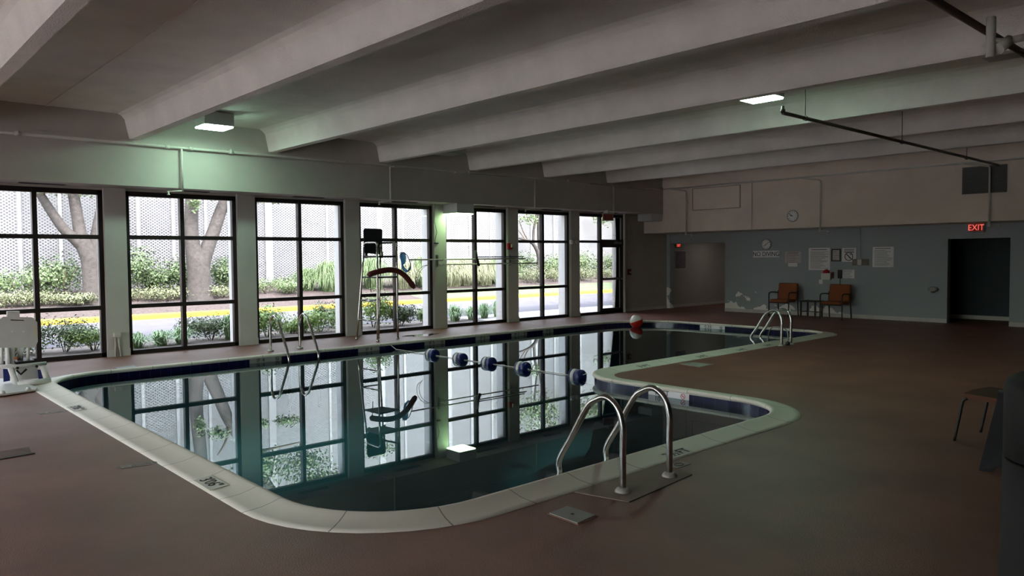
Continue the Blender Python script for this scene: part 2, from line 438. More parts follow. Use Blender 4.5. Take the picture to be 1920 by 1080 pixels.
# back wall with doorway
DY0, DY1, DZ = 5.17, 6.48, 2.05
mb = MB()
mb.box(RX1, RX1+.2, DY1, 12.62, 0, 2.45); mb.box(RX1, RX1+.2, DY0, DY1, DZ, 2.45); mb.box(RX1, RX1+.2, RY0, DY0, 0, 2.45)
mb.box(RX1, RX1+.2, 12.62, 14.75, 2.08, 2.45); mb.box(RX1-.02, RX1+.2, 14.62, 14.76, 0, 2.45)
struct('wall_back', mb, m_teal, 'dark teal end wall with peeling paint, notices and a dark doorway', 'wall')
mb = MB(); mb.box(RX1-.012, RX1, DY1, 12.62, 0, .10); mb.box(RX1-.012, RX1, RY0, DY0, 0, .10)
struct('baseboard_back', mb, m_trimw, 'white baseboard along the teal wall', 'baseboard')
mb = MB(); mb.box(17.99, 24.2, 14.735, 14.75, 0, .09)
struct('baseboard_window', mb, m_trimw, 'pale baseboard right of the glass door', 'baseboard')
# dropped bulkhead over the far deck
mb = MB(); mb.box(19.1, 20.5, RY0, 14.75, 2.40, CZ); mb.box(19.07, 19.11, 11.03, 14.0, 2.40, BZ)
struct('bulkhead', mb, m_bulk, 'beige dropped bulkhead above the teal wall', 'bulkhead')
# passage and vestibule beyond
mb = MB(); mb.box(24.0, 24.2, 11, 15.05, 0, 3); mb.box(20.5, 24.2, 12.42, 12.62, 0, 3); mb.box(20.5, 24.2, 12.42, 15.05, 2.42, 2.6)
struct('wall_passage', mb, m_wall, 'white walls of the passage behind the teal wall', 'wall')
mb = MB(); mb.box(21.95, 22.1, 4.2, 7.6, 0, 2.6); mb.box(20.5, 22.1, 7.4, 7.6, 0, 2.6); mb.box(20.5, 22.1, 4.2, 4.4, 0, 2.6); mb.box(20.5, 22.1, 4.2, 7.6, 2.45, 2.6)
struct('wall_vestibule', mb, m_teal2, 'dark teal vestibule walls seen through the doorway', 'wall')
mb = MB(); mb.box(21.935, 21.95, 4.4, 7.4, 0, .1)
struct('baseboard_vestibule', mb, m_trimw, 'pale baseboard inside the dark doorway', 'baseboard')

# piers between the windows
XR = [3.70 + 2.3768*k for k in range(-4, 7)]
pier_lab = {0: 'with a conduit box at its foot', 1: 'left of the steel-railed ladder window', 2: 'left of the lifeguard chair', 3: 'washed green by the lamp, with pole hooks', 4: 'with a red fire alarm', 5: 'with a twin emergency light', 6: 'narrow end pier right of the glass door'}
for i, xr in enumerate(XR):
    k = i-4
    mb = MB()
    x1 = xr+.387 if k < 6 else 18.0
    mb.box(xr+.03, x1, 14.6, 15.1, 0, SZ); mb.box(xr+.022, x1+.008, 14.588, 14.61, 0, .13)
    struct('pillar', mb, m_pier, 'white window pier ' + pier_lab.get(k, 'beyond the left edge, number %d' % (1-k)), 'pillar')
mb = MB(); mb.box(XR[0]-2.4, XR[0]-1.99, 14.6, 15.05, 0, SZ); mb.box(RX0, XR[0]-2.3, 14.6, 15.05, 0, SZ)
struct('wall_corner', mb, m_wall, 'painted corner wall beyond the left edge', 'wall')
win_lab = ['leftmost window behind the white pool lift', 'second window, forked tree outside', 'third window behind the ladder rails', 'fourth window behind the lifeguard chair', 'fifth window behind the hanging brush', 'sixth window with bare branches outside', 'window bay with the glass exit door']
for i, xr in enumerate(XR):
    k = i-4
    L, R, B, T = xr-1.99, xr+.03, .0, SZ-.04
    w = thing('window_%d' % (i+1), 'dark framed tall window, ' + (win_lab[k] if k >= 0 else 'number %d beyond the left edge' % -k), 'window', ((L+R)/2, YW, 0), kind='structure')
    y0, y1 = YW-.05, YW+.05
    mb = MB(); mb.box(L, L+.075, y0, y1, B, T); mb.box(R-.075, R, y0, y1, B, T); mb.box(L, R, y0, y1, T-.085, T); mb.box(L, R, y0, y1, B, B+.075)
    mb.build('frame', m_alu, w)
    xm = xr-1.0
    MB().box(xm-.036, xm+.036, y0-.012, y1, B+.02, T-.02).build('mullion', m_alu, w)
    if k < 6:
        for z in (.87, 2.11): MB().box(L+.02, R-.02, y0-.006, y1, z-.036, z+.036).build('transom', m_alu, w)
    else:
        MB().box(L+.02, xm, y0-.006, y1, 2.09, 2.16).build('transom', m_alu, w)
        MB().box(xm, R-.02, y0-.03, y1, 2.03, 2.19).build('transom', m_alu, w)
    MB().box(L+.05, R-.05, YW-.003, YW+.003, B+.05, T-.05).build('glass', m_glass, w) if k < 6 else \
        MB().box(L+.05, xm, YW-.003, YW+.003, B+.05, T-.05).box(xm, R-.05, YW-.003, YW+.003, 2.15, T-.05).build('glass', m_glass, w)
xm, R = XR[10]-1.0, XR[10]+.03
d = thing('door_1', 'bronze framed glass exit door in the far window bay', 'door', ((xm+R)/2, YW-.02, 0), kind='structure')
mb = MB(); a, b_ = xm+.03, R-.06
mb.box(a, a+.07, YW-.05, YW, .03, 2.04); mb.box(b_-.09, b_, YW-.05, YW, .03, 2.04); mb.box(a, b_, YW-.05, YW, .03, .16); mb.box(a, b_, YW-.05, YW, 1.96, 2.04)
mb.build('door_frame', m_alu, d)
MB().box(a, b_, YW-.055, YW, .99, 1.06).build('door_rail', m_alu, d)
MB().box(a+.05, b_-.05, YW-.03, YW-.024, .1, 2.0).build('glass', m_glass, d)
mb = MB(); mb.tube([(a+.06, YW-.12, 1.02), (b_-.06, YW-.12, 1.02)], .014); mb.box(a+.04, a+.07, YW-.12, YW-.05, 1.0, 1.04); mb.box(b_-.07, b_-.04, YW-.12, YW-.05, 1.0, 1.04)
mb.build('push_bar', m_steeld, d)
mb = MB(); mb.box(R-.5, R-.15, YW-.12, YW-.06, 2.06, 2.12); mb.tube([(R-.32, YW-.1, 2.13), (R-.55, YW-.2, 2.135)], .01)
mb.build('door_closer', m_steeld, d)

# soffit air slots above the windows
vl = ['first window', 'second window', 'third window', 'fourth window', 'fifth window', 'sixth window', 'glass door bay']
for k in range(7):
    xr = XR[k+4]; v = thing('air_vent', 'dark slot air vent in the soffit above the ' + vl[k], 'vent', (xr-.95, 14.42, SZ), group='soffit air vents')
    mb = MB(); c = xr-.92
    mb.box(c-.33, c+.33, 14.37, 14.50, SZ-.012, SZ+.0)
    mb.build('vent_frame', m_grille, v)
    mb = MB()
    for q in range(3): mb.box(c-.31, c+.31, 14.385+q*.035, 14.41+q*.035, SZ-.016, SZ-.011)
    mb.build('slot', m_black, v)

# ------------------------------------------------------------------ lamps
def lamp_box(x0, x1, y0, y1, z0, z1, label, lit, group='square box lamps'):
    t = thing('ceiling_lamp', label, 'lamp', ((x0+x1)/2, (y0+y1)/2, z0), group)
    MB().box(x0, x1, y0, y1, z0+.012, z1, bev=.008).build('housing', m_box, t)
    MB().box(x0+.012, x1-.012, y0+.012, y1-.012, z0-.012, z0+.03, bev=.01).build('diffuser', m_frost if not lit else m_lampdim if lit == 2 else m_lampfar if lit == 4 else m_passfill if lit == 3 else m_lamp, t)
    return t
lamp_box(4.80, 5.30, 12.72, 13.19, 3.93, CZ-.02, 'lit square box lamp between the second and third beams near the windows', True)
lamp_box(9.62, 10.22, 5.40, 5.90, 3.92, CZ-.02, 'lit square ceiling lamp above the deck, half behind a beam', 4)
lamp_box(11.10, 11.62, 14.02, 14.55, 2.73, SZ, 'square box lamp under the soffit beside the green-lit pier', 2)
lamp_box(18.53, 19.06, 14.02, 14.55, 2.76, SZ, 'unlit white box lamp at the end of the soffit', False)
lamp_box(22.0, 22.4, 13.4, 13.8, 2.33, 2.42, 'added hidden lamp brightening the passage', 3)  # added out of view, lifts the brightness of the passage wall
lamp_box(9.85, 10.40, 12.8, 13.3, 3.93, CZ-.02, 'unlit lamp peeking out from behind a beam near the windows', False)
lamp_box(9.35, 10.2, 2.35, 2.85, 3.93, CZ-.02, 'unlit dark lamp at the top right corner', False)

# ------------------------------------------------------------------ sprinkler pipes
def sprinkler(mb, p, out):
    mb.tube([p, Vector(p)+Vector(out)], .016)
    q = Vector(p)+Vector(out); mb.lathe([(.012, .02), (.02, .0), (.008, -.03), (.03, -.045), (.03, -.05)], q, 10)
t = thing('sprinkler_pipe', 'white sprinkler pipe along the top of the window header with drops', 'pipe', (9, 13.93, 3.6))
YP = 13.93
mb = MB(); mb.tube([(RX0+.1, YP, 3.67), (18.98, YP, 3.69)], .024, 10)
for x in (2.37, 4.6, 5.0, 5.73, 9.35, 11.0, 13.7, 15.6, 16.8): mb.tube([(x-.04, YP, 3.68), (x+.04, YP, 3.68)], .034, 10)
mb.build('main_pipe', m_pipe, t)
for x in (4.84, 9.2, 13.55, 16.65):
    mb = MB(); mb.tube([(x, YP, 3.67), (x, YP-.01, 3.62), (x, YP-.01, 2.9)], .018, 8); mb.tube([(x, YP-.01, 2.92), (x-.2, YP+.12, 2.91)], .014, 8)
    mb.lathe([(.012, .02), (.022, 0), (.008, -.03), (.03, -.045), (.03, -.05)], (x-.2, YP+.12, 2.90), 10)
    mb.build('drop_pipe', m_pipe, t)
for x in (2.37, 5.73, 8.1, 11.4, 14.8):
    mb = MB(); mb.tube([(x, YP, 3.66), (x, YP, 3.745)], .008, 6); mb.tube([(x-.015, YP, 3.69), (x+.015, YP, 3.69)], .038, 10); mb.build('hanger', m_pipe, t)
t = thing('sprinkler_pipe', 'white sprinkler pipe along the top of the beige bulkhead with drops', 'pipe', (18.98, 9, 3.6))
MB().tube([(18.98, 13.9, 3.70), (18.98, RY0+.2, 3.72)], .024, 10).build('main_pipe', m_pipe, t)
for y, z1 in ((13.12, 2.31), (9.05, 2.29), (5.25, 2.29)):
    mb = MB(); mb.tube([(18.98, y+.5, 3.69), (18.99, y+.03, 3.60), (18.99, y, 3.57), (18.99, y, z1)], .02, 8)
    mb.tube([(18.99, y, z1-.02), (18.99, y, z1+.1)], .03, 8); mb.tube([(18.99, y, z1+.02), (18.99, y-.2, z1)], .010, 6); mb.lathe([(.02, 0), (.03, -.03), (.01, -.05)], (18.99, y-.2, z1+.02), 8)
    mb.build('drop_pipe', m_pipe, t)
t = thing('sprinkler_pipe', 'thin brown pipe hanging below the right-hand beams', 'pipe', (14, 5.1, 3.6))
mb = MB(); mb.tube([(9.62, 5.11, 3.6), (18.95, 5.08, 3.6)], .026, 10); mb.lathe([(.03, 0), (.034, .04), (.02, .05), (.02, .09)], (9.62, 5.11, 3.6), 10)
mb.build('main_pipe', m_brpipe, t)
for x in (10.25, 13.7, 17.0):
    mb = MB(); mb.tube([(x, 5.11, 3.58), (x, 5.11, CZ)], .006, 6); mb.tube([(x-.02, 5.11, 3.6), (x+.02, 5.11, 3.6)], .036, 10); mb.build('hanger', m_brpipe, t)
t = thing('sprinkler_pipe', 'dark pipe with a white tee fitting at the top right corner', 'pipe', (7.5, 2.1, 3.6))
MB().tube([(5.2, 2.10, 3.58), (12.0, 2.06, 3.58)], .03, 10).build('main_pipe', m_brpipe, t)
pf = at(1858, 70, Y=1.95)
mb = MB(); mb.tube([(pf.x, 1.95, pf.z+.16), (pf.x, 1.95, pf.z-.16)], .035, 10); mb.tube([(pf.x, 1.95, pf.z-.03), (pf.x+.1, 1.88, pf.z-.03), (pf.x+.25, 1.0, pf.z+.04)], .03, 10)
mb.tube([(pf.x+.02, 1.9, pf.z-.1), (pf.x+.12, 1.85, pf.z-.02)], .045, 10)
mb.build('tee_fitting', m_pipe, t)
MB().tube([(5.2, 2.22, 3.68), (12., 2.2, 3.68)], .012, 8).build('conduit', m_brpipe, t)

# ------------------------------------------------------------------ bulkhead fittings
def on_back(X):            # local x = -Y (image right), local y = up, facing -X
    return lambda y, z: basis((X, y, z), (0, -1, 0), (0, 0, 1))
t = thing('access_panel', 'rectangular access panel flush in the beige bulkhead', 'panel', (19.07, 12.15, 3.03))
MB().box(19.058, 19.07, 11.40, 12.92, 3.04, 3.64).build('panel_face', m_bulk, t)
mb = MB()
for a, b_, c, e in ((11.37, 12.95, 3.645, 3.66), (11.37, 12.95, 3.02, 3.032), (11.37, 11.39, 3.02, 3.66), (12.93, 12.95, 3.02, 3.66)): mb.box(19.062, 19.07, a, b_, c, e)
mb.build('panel_gap', mat('panel_gap_shade', (140, 130, 120), .8), t)
t = thing('wall_vent', 'dark louvred air grille high on the bulkhead at right', 'vent', (19.1, 5.39, 3.02))
mb = MB(); mb.box(19.08, 19.1, 4.95, 5.82, 3.02, 3.62); mb.build('vent_frame', m_grille, t)
mb = MB()
for q in range(18): mb.box(19.07, 19.085, 4.98, 5.79, 3.045+q*.031, 3.06+q*.031)
mb.build('louvre', m_black, t)

def clock(X, y, z, r, label, hands):
    t = thing('wall_clock', label, 'clock', (X, y, z-r))
    MB().lathe([(r*.9, 0), (r, -.004), (r, -.035), (r*.9, -.04), (r*.88, -.03)], (X, y, z), 40, 'X', cap=False).build('rim', m_steeld, t)
    dl = MB().lathe([(r*.89, -.024), (r*.89, -.030)], (X, y, z), 40, 'X').build('dial', mat('clock_dial', (240, 238, 236), .25, var=.02), t)
    for k in range(12):
        a = k*PI/6; B = basis((X-.0315, y, z), (0, -1, 0), (0, 0, 1)) @ Matrix.Rotation(a, 4, 'Z')
        MB().box(-.006, .006, r*.66, r*.8, -.001, .001, B).build('hour_mark', m_printb, dl)
    for k, (ang, ln, wd) in enumerate(hands):
        B = basis((X-.034-.002*k, y, z), (0, -1, 0), (0, 0, 1)) @ Matrix.Rotation(-ang, 4, 'Z')
        MB().box(-wd, wd, -r*.1, r*ln, -.001, .001, B).build('hand', m_printb, dl)
    return t
clock(19.10, 9.84, 2.72, .155, 'upper round wall clock with silver rim on the bulkhead', [(-1.3, .5, .008), (-.9, .75, .006)])
clock(20.30, 11.26, 2.0, .155, 'lower round wall clock above the diving sign on the teal wall', [(.9, .75, .006), (4.1, .5, .008)])

# ------------------------------------------------------------------ notices on the teal wall
def wall_rect(X, px0, py0, px1, py1):
    a = at(px0, py0, X=X); b = at(px1, py1, X=X); return max(a.y, b.y), min(a.y, b.y), min(a.z, b.z), max(a.z, b.z)
def notice(px, label, m=None, lines=0, title=None, name='notice', cat='notice', th=.006, head=True):
    y1, y0, z0, z1 = wall_rect(RX1, *px)
    t = thing(name, label, cat, (RX1, (y0+y1)/2, z0))
    MB().box(RX1-th, RX1, y0, y1, z0, z1).build('sheet', m or m_wpaper, t)
    if lines:
        mb = MB(); h = z1-z0; wd = y1-y0
        if head: mb.box(RX1-th-.001, RX1-th+.001, y0+wd*.15, y1-wd*.12, z1-h*.10, z1-h*.065)
        for k in range(lines):
            z = z1-h*.18-(h*.74)*k/max(1, lines-1); rr = rnd.uniform(.05, .45)
            mb.box(RX1-th-.001, RX1-th+.001, y0+wd*rr, y1-wd*.08, z-.0045, z+.0045)
        mb.build('print', m_print, t)
    return t, (y0, y1, z0, z1)
t, (y0, y1, z0, z1) = notice((1412, 470.5, 1461.5, 482.5), 'white NO DIVING sign in bold letters below the lower clock', name='sign', cat='sign', th=.01)
text_mesh('lettering', 'NO DIVING', .185, basis((RX1-.0115, (y0+y1)/2, (z0+z1)/2-.004), (0,-1,0), (0,0,1)), m_printb, t, xs=.86)
notice((1472, 472, 1502, 493), 'grey printed notice with a paper tab taped below, right of the diving sign', m_gpaper, 6)[0]
tt = [o for o in bpy.data.objects if o.name.startswith('notice') and o.parent is None][-1]
y1, y0, z0, z1 = wall_rect(RX1, 1478, 493, 1495, 500); MB().box(RX1-.006, RX1, y0, y1, z0, z1).build('paper_tab', m_wpaper, tt)
notice((1516.5, 465, 1556.5, 506.5), 'large white rules poster with small text, tallest sheet on the teal wall', m_wpaper, 16, name='poster', cat='poster')
t, (y0, y1, z0, z1) = notice((1561.5, 469, 1574.5, 488), 'small pinkish certificate in a black frame', m_gpaper, 5, name='framed_certificate', cat='certificate', th=.012, head=False)
mb = MB(); e = .03
mb.box(RX1-.025, RX1, y0-e, y1+e, z1, z1+e); mb.box(RX1-.025, RX1, y0-e, y1+e, z0-e, z0); mb.box(RX1-.025, RX1, y0-e, y0, z0, z1); mb.box(RX1-.025, RX1, y1, y1+e, z0, z1)
mb.build('picture_frame', m_black, t)
t, (y0, y1, z0, z1) = notice((1579, 465, 1605, 491), 'white prohibition sign with a crossed-out circle', m_wpaper, 0, name='sign', cat='sign')
yc, zc, r = (y0+y1)/2, z0+(z1-z0)*.38, .105
mb = MB(); B = basis((RX1-.008, yc, zc), (0,-1,0), (0,0,1))
ring = [B @ Vector((r*math.cos(a*PI/16), r*math.sin(a*PI/16), 0)) for a in range(33)]
mb.tube(ring, .009, 6); mb.box(-r, r, -.009, .009, -.002, .002, B @ Matrix.Rotation(-PI/4, 4, 'Z')); mb.box(-.012, .012, -.06, .06, -.002, .002, B @ Matrix.Rotation(.7, 4, 'Z'))
mb.lathe([(.016, 0), (.016, .004)], (0, .0, 0), 10, 'Z', B @ Matrix.Translation((.045, .055, -.002)))
mb.build('no_diving_symbol', m_printb, t)
mb = MB()
for k in range(3): mb.box(RX1-.007, RX1-.005, y0+.05, y1-.06, z1-.055-.038*k, z1-.035-.038*k)
mb.build('print', m_print, t)
notice((1636.5, 463, 1675.5, 501), 'white rules sheet alone at the right, beside the switch box', m_wpaper, 13, name='poster', cat='poster')
notice((1580, 505.5, 1602, 522), 'small white notice beside the dark holder above the second chair', m_wpaper, 6)
y1, y0, z0, z1 = wall_rect(RX1, 1572, 506, 1579, 522)
t = thing('intercom', 'narrow black wall box with a cable, beside the small notice', 'wall box', (RX1, (y0+y1)/2, z0))
MB().box(RX1-.05, RX1, y0, y1, z0, z1, bev=.006).build('body', m_black, t)
MB().tube([(RX1-.01, (y0+y1)/2, z0), (RX1-.01, (y0+y1)/2, z0-.36), (RX1-.012, (y0+y1)/2-.02, z0-.45)], .008, 6).build('cable', m_black, t)
y1, y0, z0, z1 = wall_rect(RX1, 1542, 512, 1559.5, 524.5)
t = thing('emergency_phone', 'white wall box with a red dome and a hanging tag above the chairs', 'alarm', (RX1, (y0+y1)/2, z0))
MB().box(RX1-.09, RX1, y0, y1, z0, z1, bev=.008).build('body', m_wplast, t)
MB().lathe([(.085, 0), (.085, .03), (.07, .07), (.03, .1), (.005, .105)], (RX1-.045, y1-.13, z1), 18).build('dome', m_red, t)
MB().box(RX1-.035, RX1, y0-.06, y0, z0+.04, z1+.03).build('bracket', m_dred, t)
MB().box(RX1-.02, RX1-.005, y1-.02, y1+.09, z0-.12, z0-.0, bev=.004).build('tag', m_wpaper, t)
t = thing('wall_switch', 'grey outlet plates with a white conduit rising to the bulkhead', 'switch', (RX1, 8.55, 1.42))
MB().box(RX1-.02, RX1, 8.35, 8.78, 1.40, 1.57).build('plate', mat('taupe_plate', (120, 104, 96), .5), t)
MB().box(RX1-.045, RX1-.018, 8.53, 8.64, 1.41, 1.56, bev=.005).build('switch_box', m_wplast, t)
MB().tube([(RX1-.02, 8.585, 1.55), (RX1-.02, 8.585, 2.40)], .011, 8).build('conduit', m_pipe, t)
y1, y0, z0, z1 = wall_rect(RX1, 1741, 537, 1760, 547.5)
t = thing('soap_dispenser', 'oval pale grey wall unit left of the dark doorway', 'dispenser', (RX1, (y0+y1)/2, z0))
mb = MB(); B = Matrix.Translation((RX1, (y0+y1)/2, (z0+z1)/2)) @ Matrix.Diagonal((1, (y1-y0)/2, (z1-z0)/2, 1))
mb.lathe([(1, 0), (1.0, -.05), (.9, -.08), (.6, -.095)], (0,0,0), 24, 'X', B); mb.build('cover', mat('dispenser_grey', (150, 142, 138), .4), t)
MB().box(RX1-.085, RX1-.03, (y0+y1)/2-.03, (y0+y1)/2+.03, z0-.02, z0+.01).build('spout', m_black, t)
mb = MB(); y1, y0, z0, z1 = wall_rect(24.0, 1000, 400, 1001, 401)
# passage notice board
a = at(1266, 471, Y=14.75); b_ = at(1285, 503, Y=14.75)
t = thing('notice_board', 'grey framed board on the passage wall below a red exit sign', 'notice board', ((a.x+b_.x)/2, 14.75, b_.z))
MB().box(a.x, b_.x, 14.735, 14.75, b_.z, a.z).build('board', m_print, t)
MB().box(a.x-.03, b_.x+.03, 14.74, 14.75, b_.z-.03, a.z+.03).build('board_frame', m_gpaper, t)

# exit signs
def exit_sign(name_loc, M, w, h, label, lit, extra=None):
    t = thing('exit_sign', label, 'exit sign', name_loc)
    MB().box(-w/2, w/2, -h/2, h/2, -.05, 0, M, bev=.006).build('sign_case', mat('exit_case', (150, 140, 132), .5), t)
    MB().box(-w*.4, w*.42, -h*.38, h*.38, 0, .003, M).build('face', mat('exit_face', (120, 60, 52), .5) if lit < 2 else mat('exit_face_lit', (150, 40, 34), .5), t)
    text_mesh('lettering', 'EXIT', h*.92, M @ Matrix.Translation((.0, 0, .0045)), (m_exitoff, m_exitdim, m_exit)[lit], t, xs=.82)
    return t
c = at(1830, 427, X=20.2)
exit_sign((20.2, c.y, c.z-.12), basis((20.2, c.y, c.z), (0.1,-1,0), (0,0,1)), .33, .215, 'glowing red EXIT sign above the dark doorway', 2)
c = at(1272, 460.5, Y=14.7)
exit_sign((c.x, 14.7, c.z-.08), basis((c.x, 14.69, c.z), (1,0,0), (0,0,1)), .28, .13, 'small glowing red EXIT sign in the passage', 2)
c = at(1140.5, 407, Y=13.9)
t = exit_sign((c.x, 13.9, c.z-.1), basis((c.x, 13.9, c.z), (.92,-.4,0), (0,0,1)), .33, .21, 'unlit EXIT sign hanging from the soffit before the glass door', 0)
MB().box(c.x-.02, c.x+.02, 13.9, 14.06, c.z+.1, SZ+.02).build('bracket', m_box, t)

# things on the piers
def pier_c(k): return XR[k+4]+.21
c = pier_c(4)-.02
t = thing('fire_alarm', 'red fire alarm horn with a strobe on a white pier', 'alarm', (c, 14.6, 1.9))
p = at(956, 462, Y=14.56)
MB().box(p.x-.085, p.x+.06, 14.53, 14.6, p.z-.08, p.z+.08, bev=.008).build('horn', m_red, t)
MB().box(p.x+.005, p.x+.06, 14.50, 14.535, p.z-.03, p.z+.06, bev=.006).build('strobe', m_wplast, t)
MB().box(p.x+.06, p.x+.1, 14.54, 14.6, p.z-.05, p.z+.03).build('bracket', m_black, t)
p = at(1075.5, 454, Y=14.52)
t = thing('emergency_light', 'white twin-head emergency light on the pier left of the glass door', 'light', (p.x, 14.6, p.z-.06))
mb = MB(); mb.box(p.x-.1, p.x+.1, 14.53, 14.6, p.z-.05, p.z+.05, bev=.02); mb.build('body', m_wplast, t)
for s in (-1, 1): MB().lathe([(.03, 0), (.06, -.03), (.065, -.07), (.05, -.085), (.02, -.088)], (p.x+s*.105, 14.545, p.z), 18, 'Y').build('lamp_head', m_wplast, t)
p = at(1180, 510, Y=14.72)
t = thing('pull_station', 'dark red pull station with a white conduit right of the glass door', 'alarm', (p.x, 14.75, p.z-.1))
MB().box(p.x-.06, p.x+.06, 14.69, 14.75, p.z-.09, p.z+.09, bev=.006).build('body', m_dred, t)
MB().box(p.x-.035, p.x+.035, 14.675, 14.692, p.z-.03, p.z+.01).build('handle', m_wplast, t)
MB().tube([(p.x-.01, 14.735, p.z+.08), (p.x-.01, 14.735, SZ)], .01, 8).build('conduit', m_pipe, t)
p = at(218, 627, Y=14.58)
t = thing('conduit_box', 'white electrical box with two conduits at the foot of a pier', 'electrical box', (p.x, 14.6, 0))
MB().box(p.x-.05, p.x+.06, 14.52, 14.6, p.z-.05, p.z+.03, bev=.006).build('box', m_trimw, t)
for s, e in ((-.02, .0), (.03, .04)): MB().tube([(p.x+s, 14.57, p.z-.04), (p.x+s+e*.3, 14.57, .2), (p.x+s+e, 14.57, .0)], .016, 8).build('conduit', m_trimw, t)
p = at(818, 455, Y=14.58); q = at(815.5, 393, Y=14.58)
t = thing('hanging_cord', 'thin dark cord with a hook hanging on the green-lit pier', 'cord', (p.x, 14.58, p.z))
MB().tube([(q.x, 14.58, SZ), (p.x-.05, 14.58, p.z+.5), (p.x+.02, 14.575, p.z+.25), (p.x-.04, 14.575, p.z+.05), (p.x-.04, 14.575, p.z)], .007, 6).build('cord', m_black, t)
MB().box(p.x-.05, p.x+.06, 14.57, 14.6, p.z-.03, p.z).build('hook', m_black, t)

# pole rack: hooks on two piers, three poles
for c, z, lab in ((at(820, 490, Y=14.58), 1.60, 'pole rack hooks on the green-lit pier'), (at(956, 488, Y=14.58), 1.60, 'pole rack hooks on the pier below the fire alarm')):
    t = thing('pole_hook', lab, 'hook', (c.x, 14.6, z-.14), group='pole hooks')
    MB().box(c.x-.025, c.x+.025, 14.575, 14.6, 1.48, 1.76).build('plate', m_steeld, t)
    for zz in (1.535, 1.655):
        MB().tube([(c.x, 14.58, zz-.02), (c.x, 14.41, zz-.035), (c.x, 14.36, zz-.02), (c.x, 14.355, zz+.03)], .008, 6).build('hook', m_steeld, t)
YPO = 14.40
a, b_ = at(768, 489, Y=YPO), at(985, 486, Y=YPO)
t = thing('leaf_net', 'blue leaf skimmer net on a long white pole on the pier hooks', 'net', (a.x, YPO, a.z))
ZU = 1.655
MB().tube([(a.x, YPO, ZU), (b_.x, YPO, ZU)], .016, 10).build('pole', m_pipe, t)
h = [at(px, py, Y=YPO-.02) for px, py in ((768, 489), (763, 478), (757, 473), (751, 474), (750, 481), (753, 492), (759, 503), (766, 509), (770, 504), (770, 496), (768, 489))]
MB().tube(h, .010, 6).build('hoop', m_navy, t)
mb = MB(); g = [at(px, py, Y=YPO-.12) for px, py in ((760, 494), (753, 500), (755, 508), (763, 514), (766, 508))]
hc = h[1:10]; vs = [mb.b.verts.new(p) for p in hc]; gs = [mb.b.verts.new(g[min(4, int(i*5/9))] + Vector((0, .003*i, .004*i))) for i in range(9)]
for i in range(8): mb.b.faces.new((vs[i], vs[i+1], gs[i+1], gs[i]))
o = mb.build('net_bag', m_netw, t)
wf = o.modifiers.new('weave', 'SUBSURF'); wf.levels = wf.render_levels = 2
a, b_ = at(826, 494, Y=YPO-.03), at(1008, 491, Y=YPO-.03)
t = thing('life_hook', 'lower white pole with a thin curved rescue crook at its left end', 'rescue hook', (a.x, YPO-.03, 1.5))
ZL = 1.535
MB().tube([(a.x-.05, YPO-.03, ZL), (b_.x, YPO-.03, ZL)], .016, 10).build('pole', m_pipe, t)
hk = [at(px, py, Y=YPO-.03) for px, py in ((806, 496), (795, 498), (786, 505), (780, 516), (778.5, 528), (781, 537), (787, 541))]; hk[0].z = ZL
hk2 = [at(px, py, Y=YPO-.0) for px, py in ((806, 496), (797, 499), (789, 507), (784, 518), (783, 529), (786, 538), (791, 543))]; hk2[0].z = ZL
MB().tube(hk, .006, 6).tube(hk2, .006, 6).build('crook', m_steeld, t)
a, b_ = at(893, 484, Y=YPO+.01), at(982, 483.5, Y=YPO+.01)
t = thing('pool_brush', 'dark pool brush on a short blue pole hanging between two piers', 'brush', (a.x, YPO, 1.5))
MB().tube([(a.x, YPO+.01, ZU+.05), (b_.x, YPO+.01, ZU+.05)], .012, 8).build('pole', m_navy, t)
p0, p1 = at(891.5, 469.5, Y=YPO-.05), at(898, 498.5, Y=YPO-.05)
mb = MB(); mb.tube([p0, (p0+p1)/2+Vector((-.02,0,0)), p1], .035, 8); mb.build('brush_head', m_black, t)

# ------------------------------------------------------------------ ladders
def rail_pts(x, pts, r=.0):
    return [Vector((x, y, z)) for y, z in pts]
def smooth(pts, n=4):
    out = []
    P = [pts[0]] + list(pts) + [pts[-1]]
    for i in range(1, len(P)-2):
        for k in range(n):
            t = k/n; a, b, c, d = P[i-1], P[i], P[i+1], P[i+2]
            out.append(.5*((2*b) + (c-a)*t + (2*a-5*b+4*c-d)*t*t + (3*b-a-3*c+d)*t*t*t))
    out.append(P[-2]); return out
def ladder(xs, y0, sgn, wall, label, hgt=.67, rad=.024):
    t = thing('pool_ladder', label, 'ladder', ((xs[0]+xs[1])/2, y0, 0), group='stainless pool ladders')
    prof = [(0, 0), (0, .30), (.0, .48), (.05, .61), (.15, hgt), (.25, hgt-.03), (.34, .57), (.50, .32), (.63, .12), (wall+.03, .0), (wall+.06, -.08), (wall+.06, -.3), (wall+.06, -1.0)]
    for x in xs:
        MB().tube(smooth(rail_pts(x, [(y0+sgn*a, z) for a, z in prof])), rad, 12).build('rail', m_steel, t)
        MB().lathe([(.058, 0), (.058, .012), (.045, .03), (.03, .036)], (x, y0, 0.004), 18).build('escutcheon', mat('escutcheon_plate', (170, 165, 155), .4, .2), t)
    return t
ladder((4.22, 4.78), 3.45, 1, .60, 'nearest stainless ladder with tall arched rails in the foreground')
ladder((6.10, 6.68), 13.24, -1, .66, 'stainless ladder on the window side of the pool')
ladder((13.15, 13.5), 6.98, 1, .52, 'far stainless ladder in front of the orange chairs', .665)
t = thing('deck_patch', 'rectangular mortar pad under the feet of the nearest ladder', 'pad', (4.5, 3.5, 0))
MB().prism([(3.97, 3.70, .001), (4.08, 3.28, .001), (4.95, 3.36, .001), (4.98, 3.70, .001)], (0, 0, .006)).build('pad_slab', mat('mortar_pad', (138, 124, 110), .8, var=.1, scale=4), t)
t = thing('bent_pipe', 'thin bent metal tube hooked over the pool edge by the far ladder', 'pipe', (13.4, 7.05, 0))
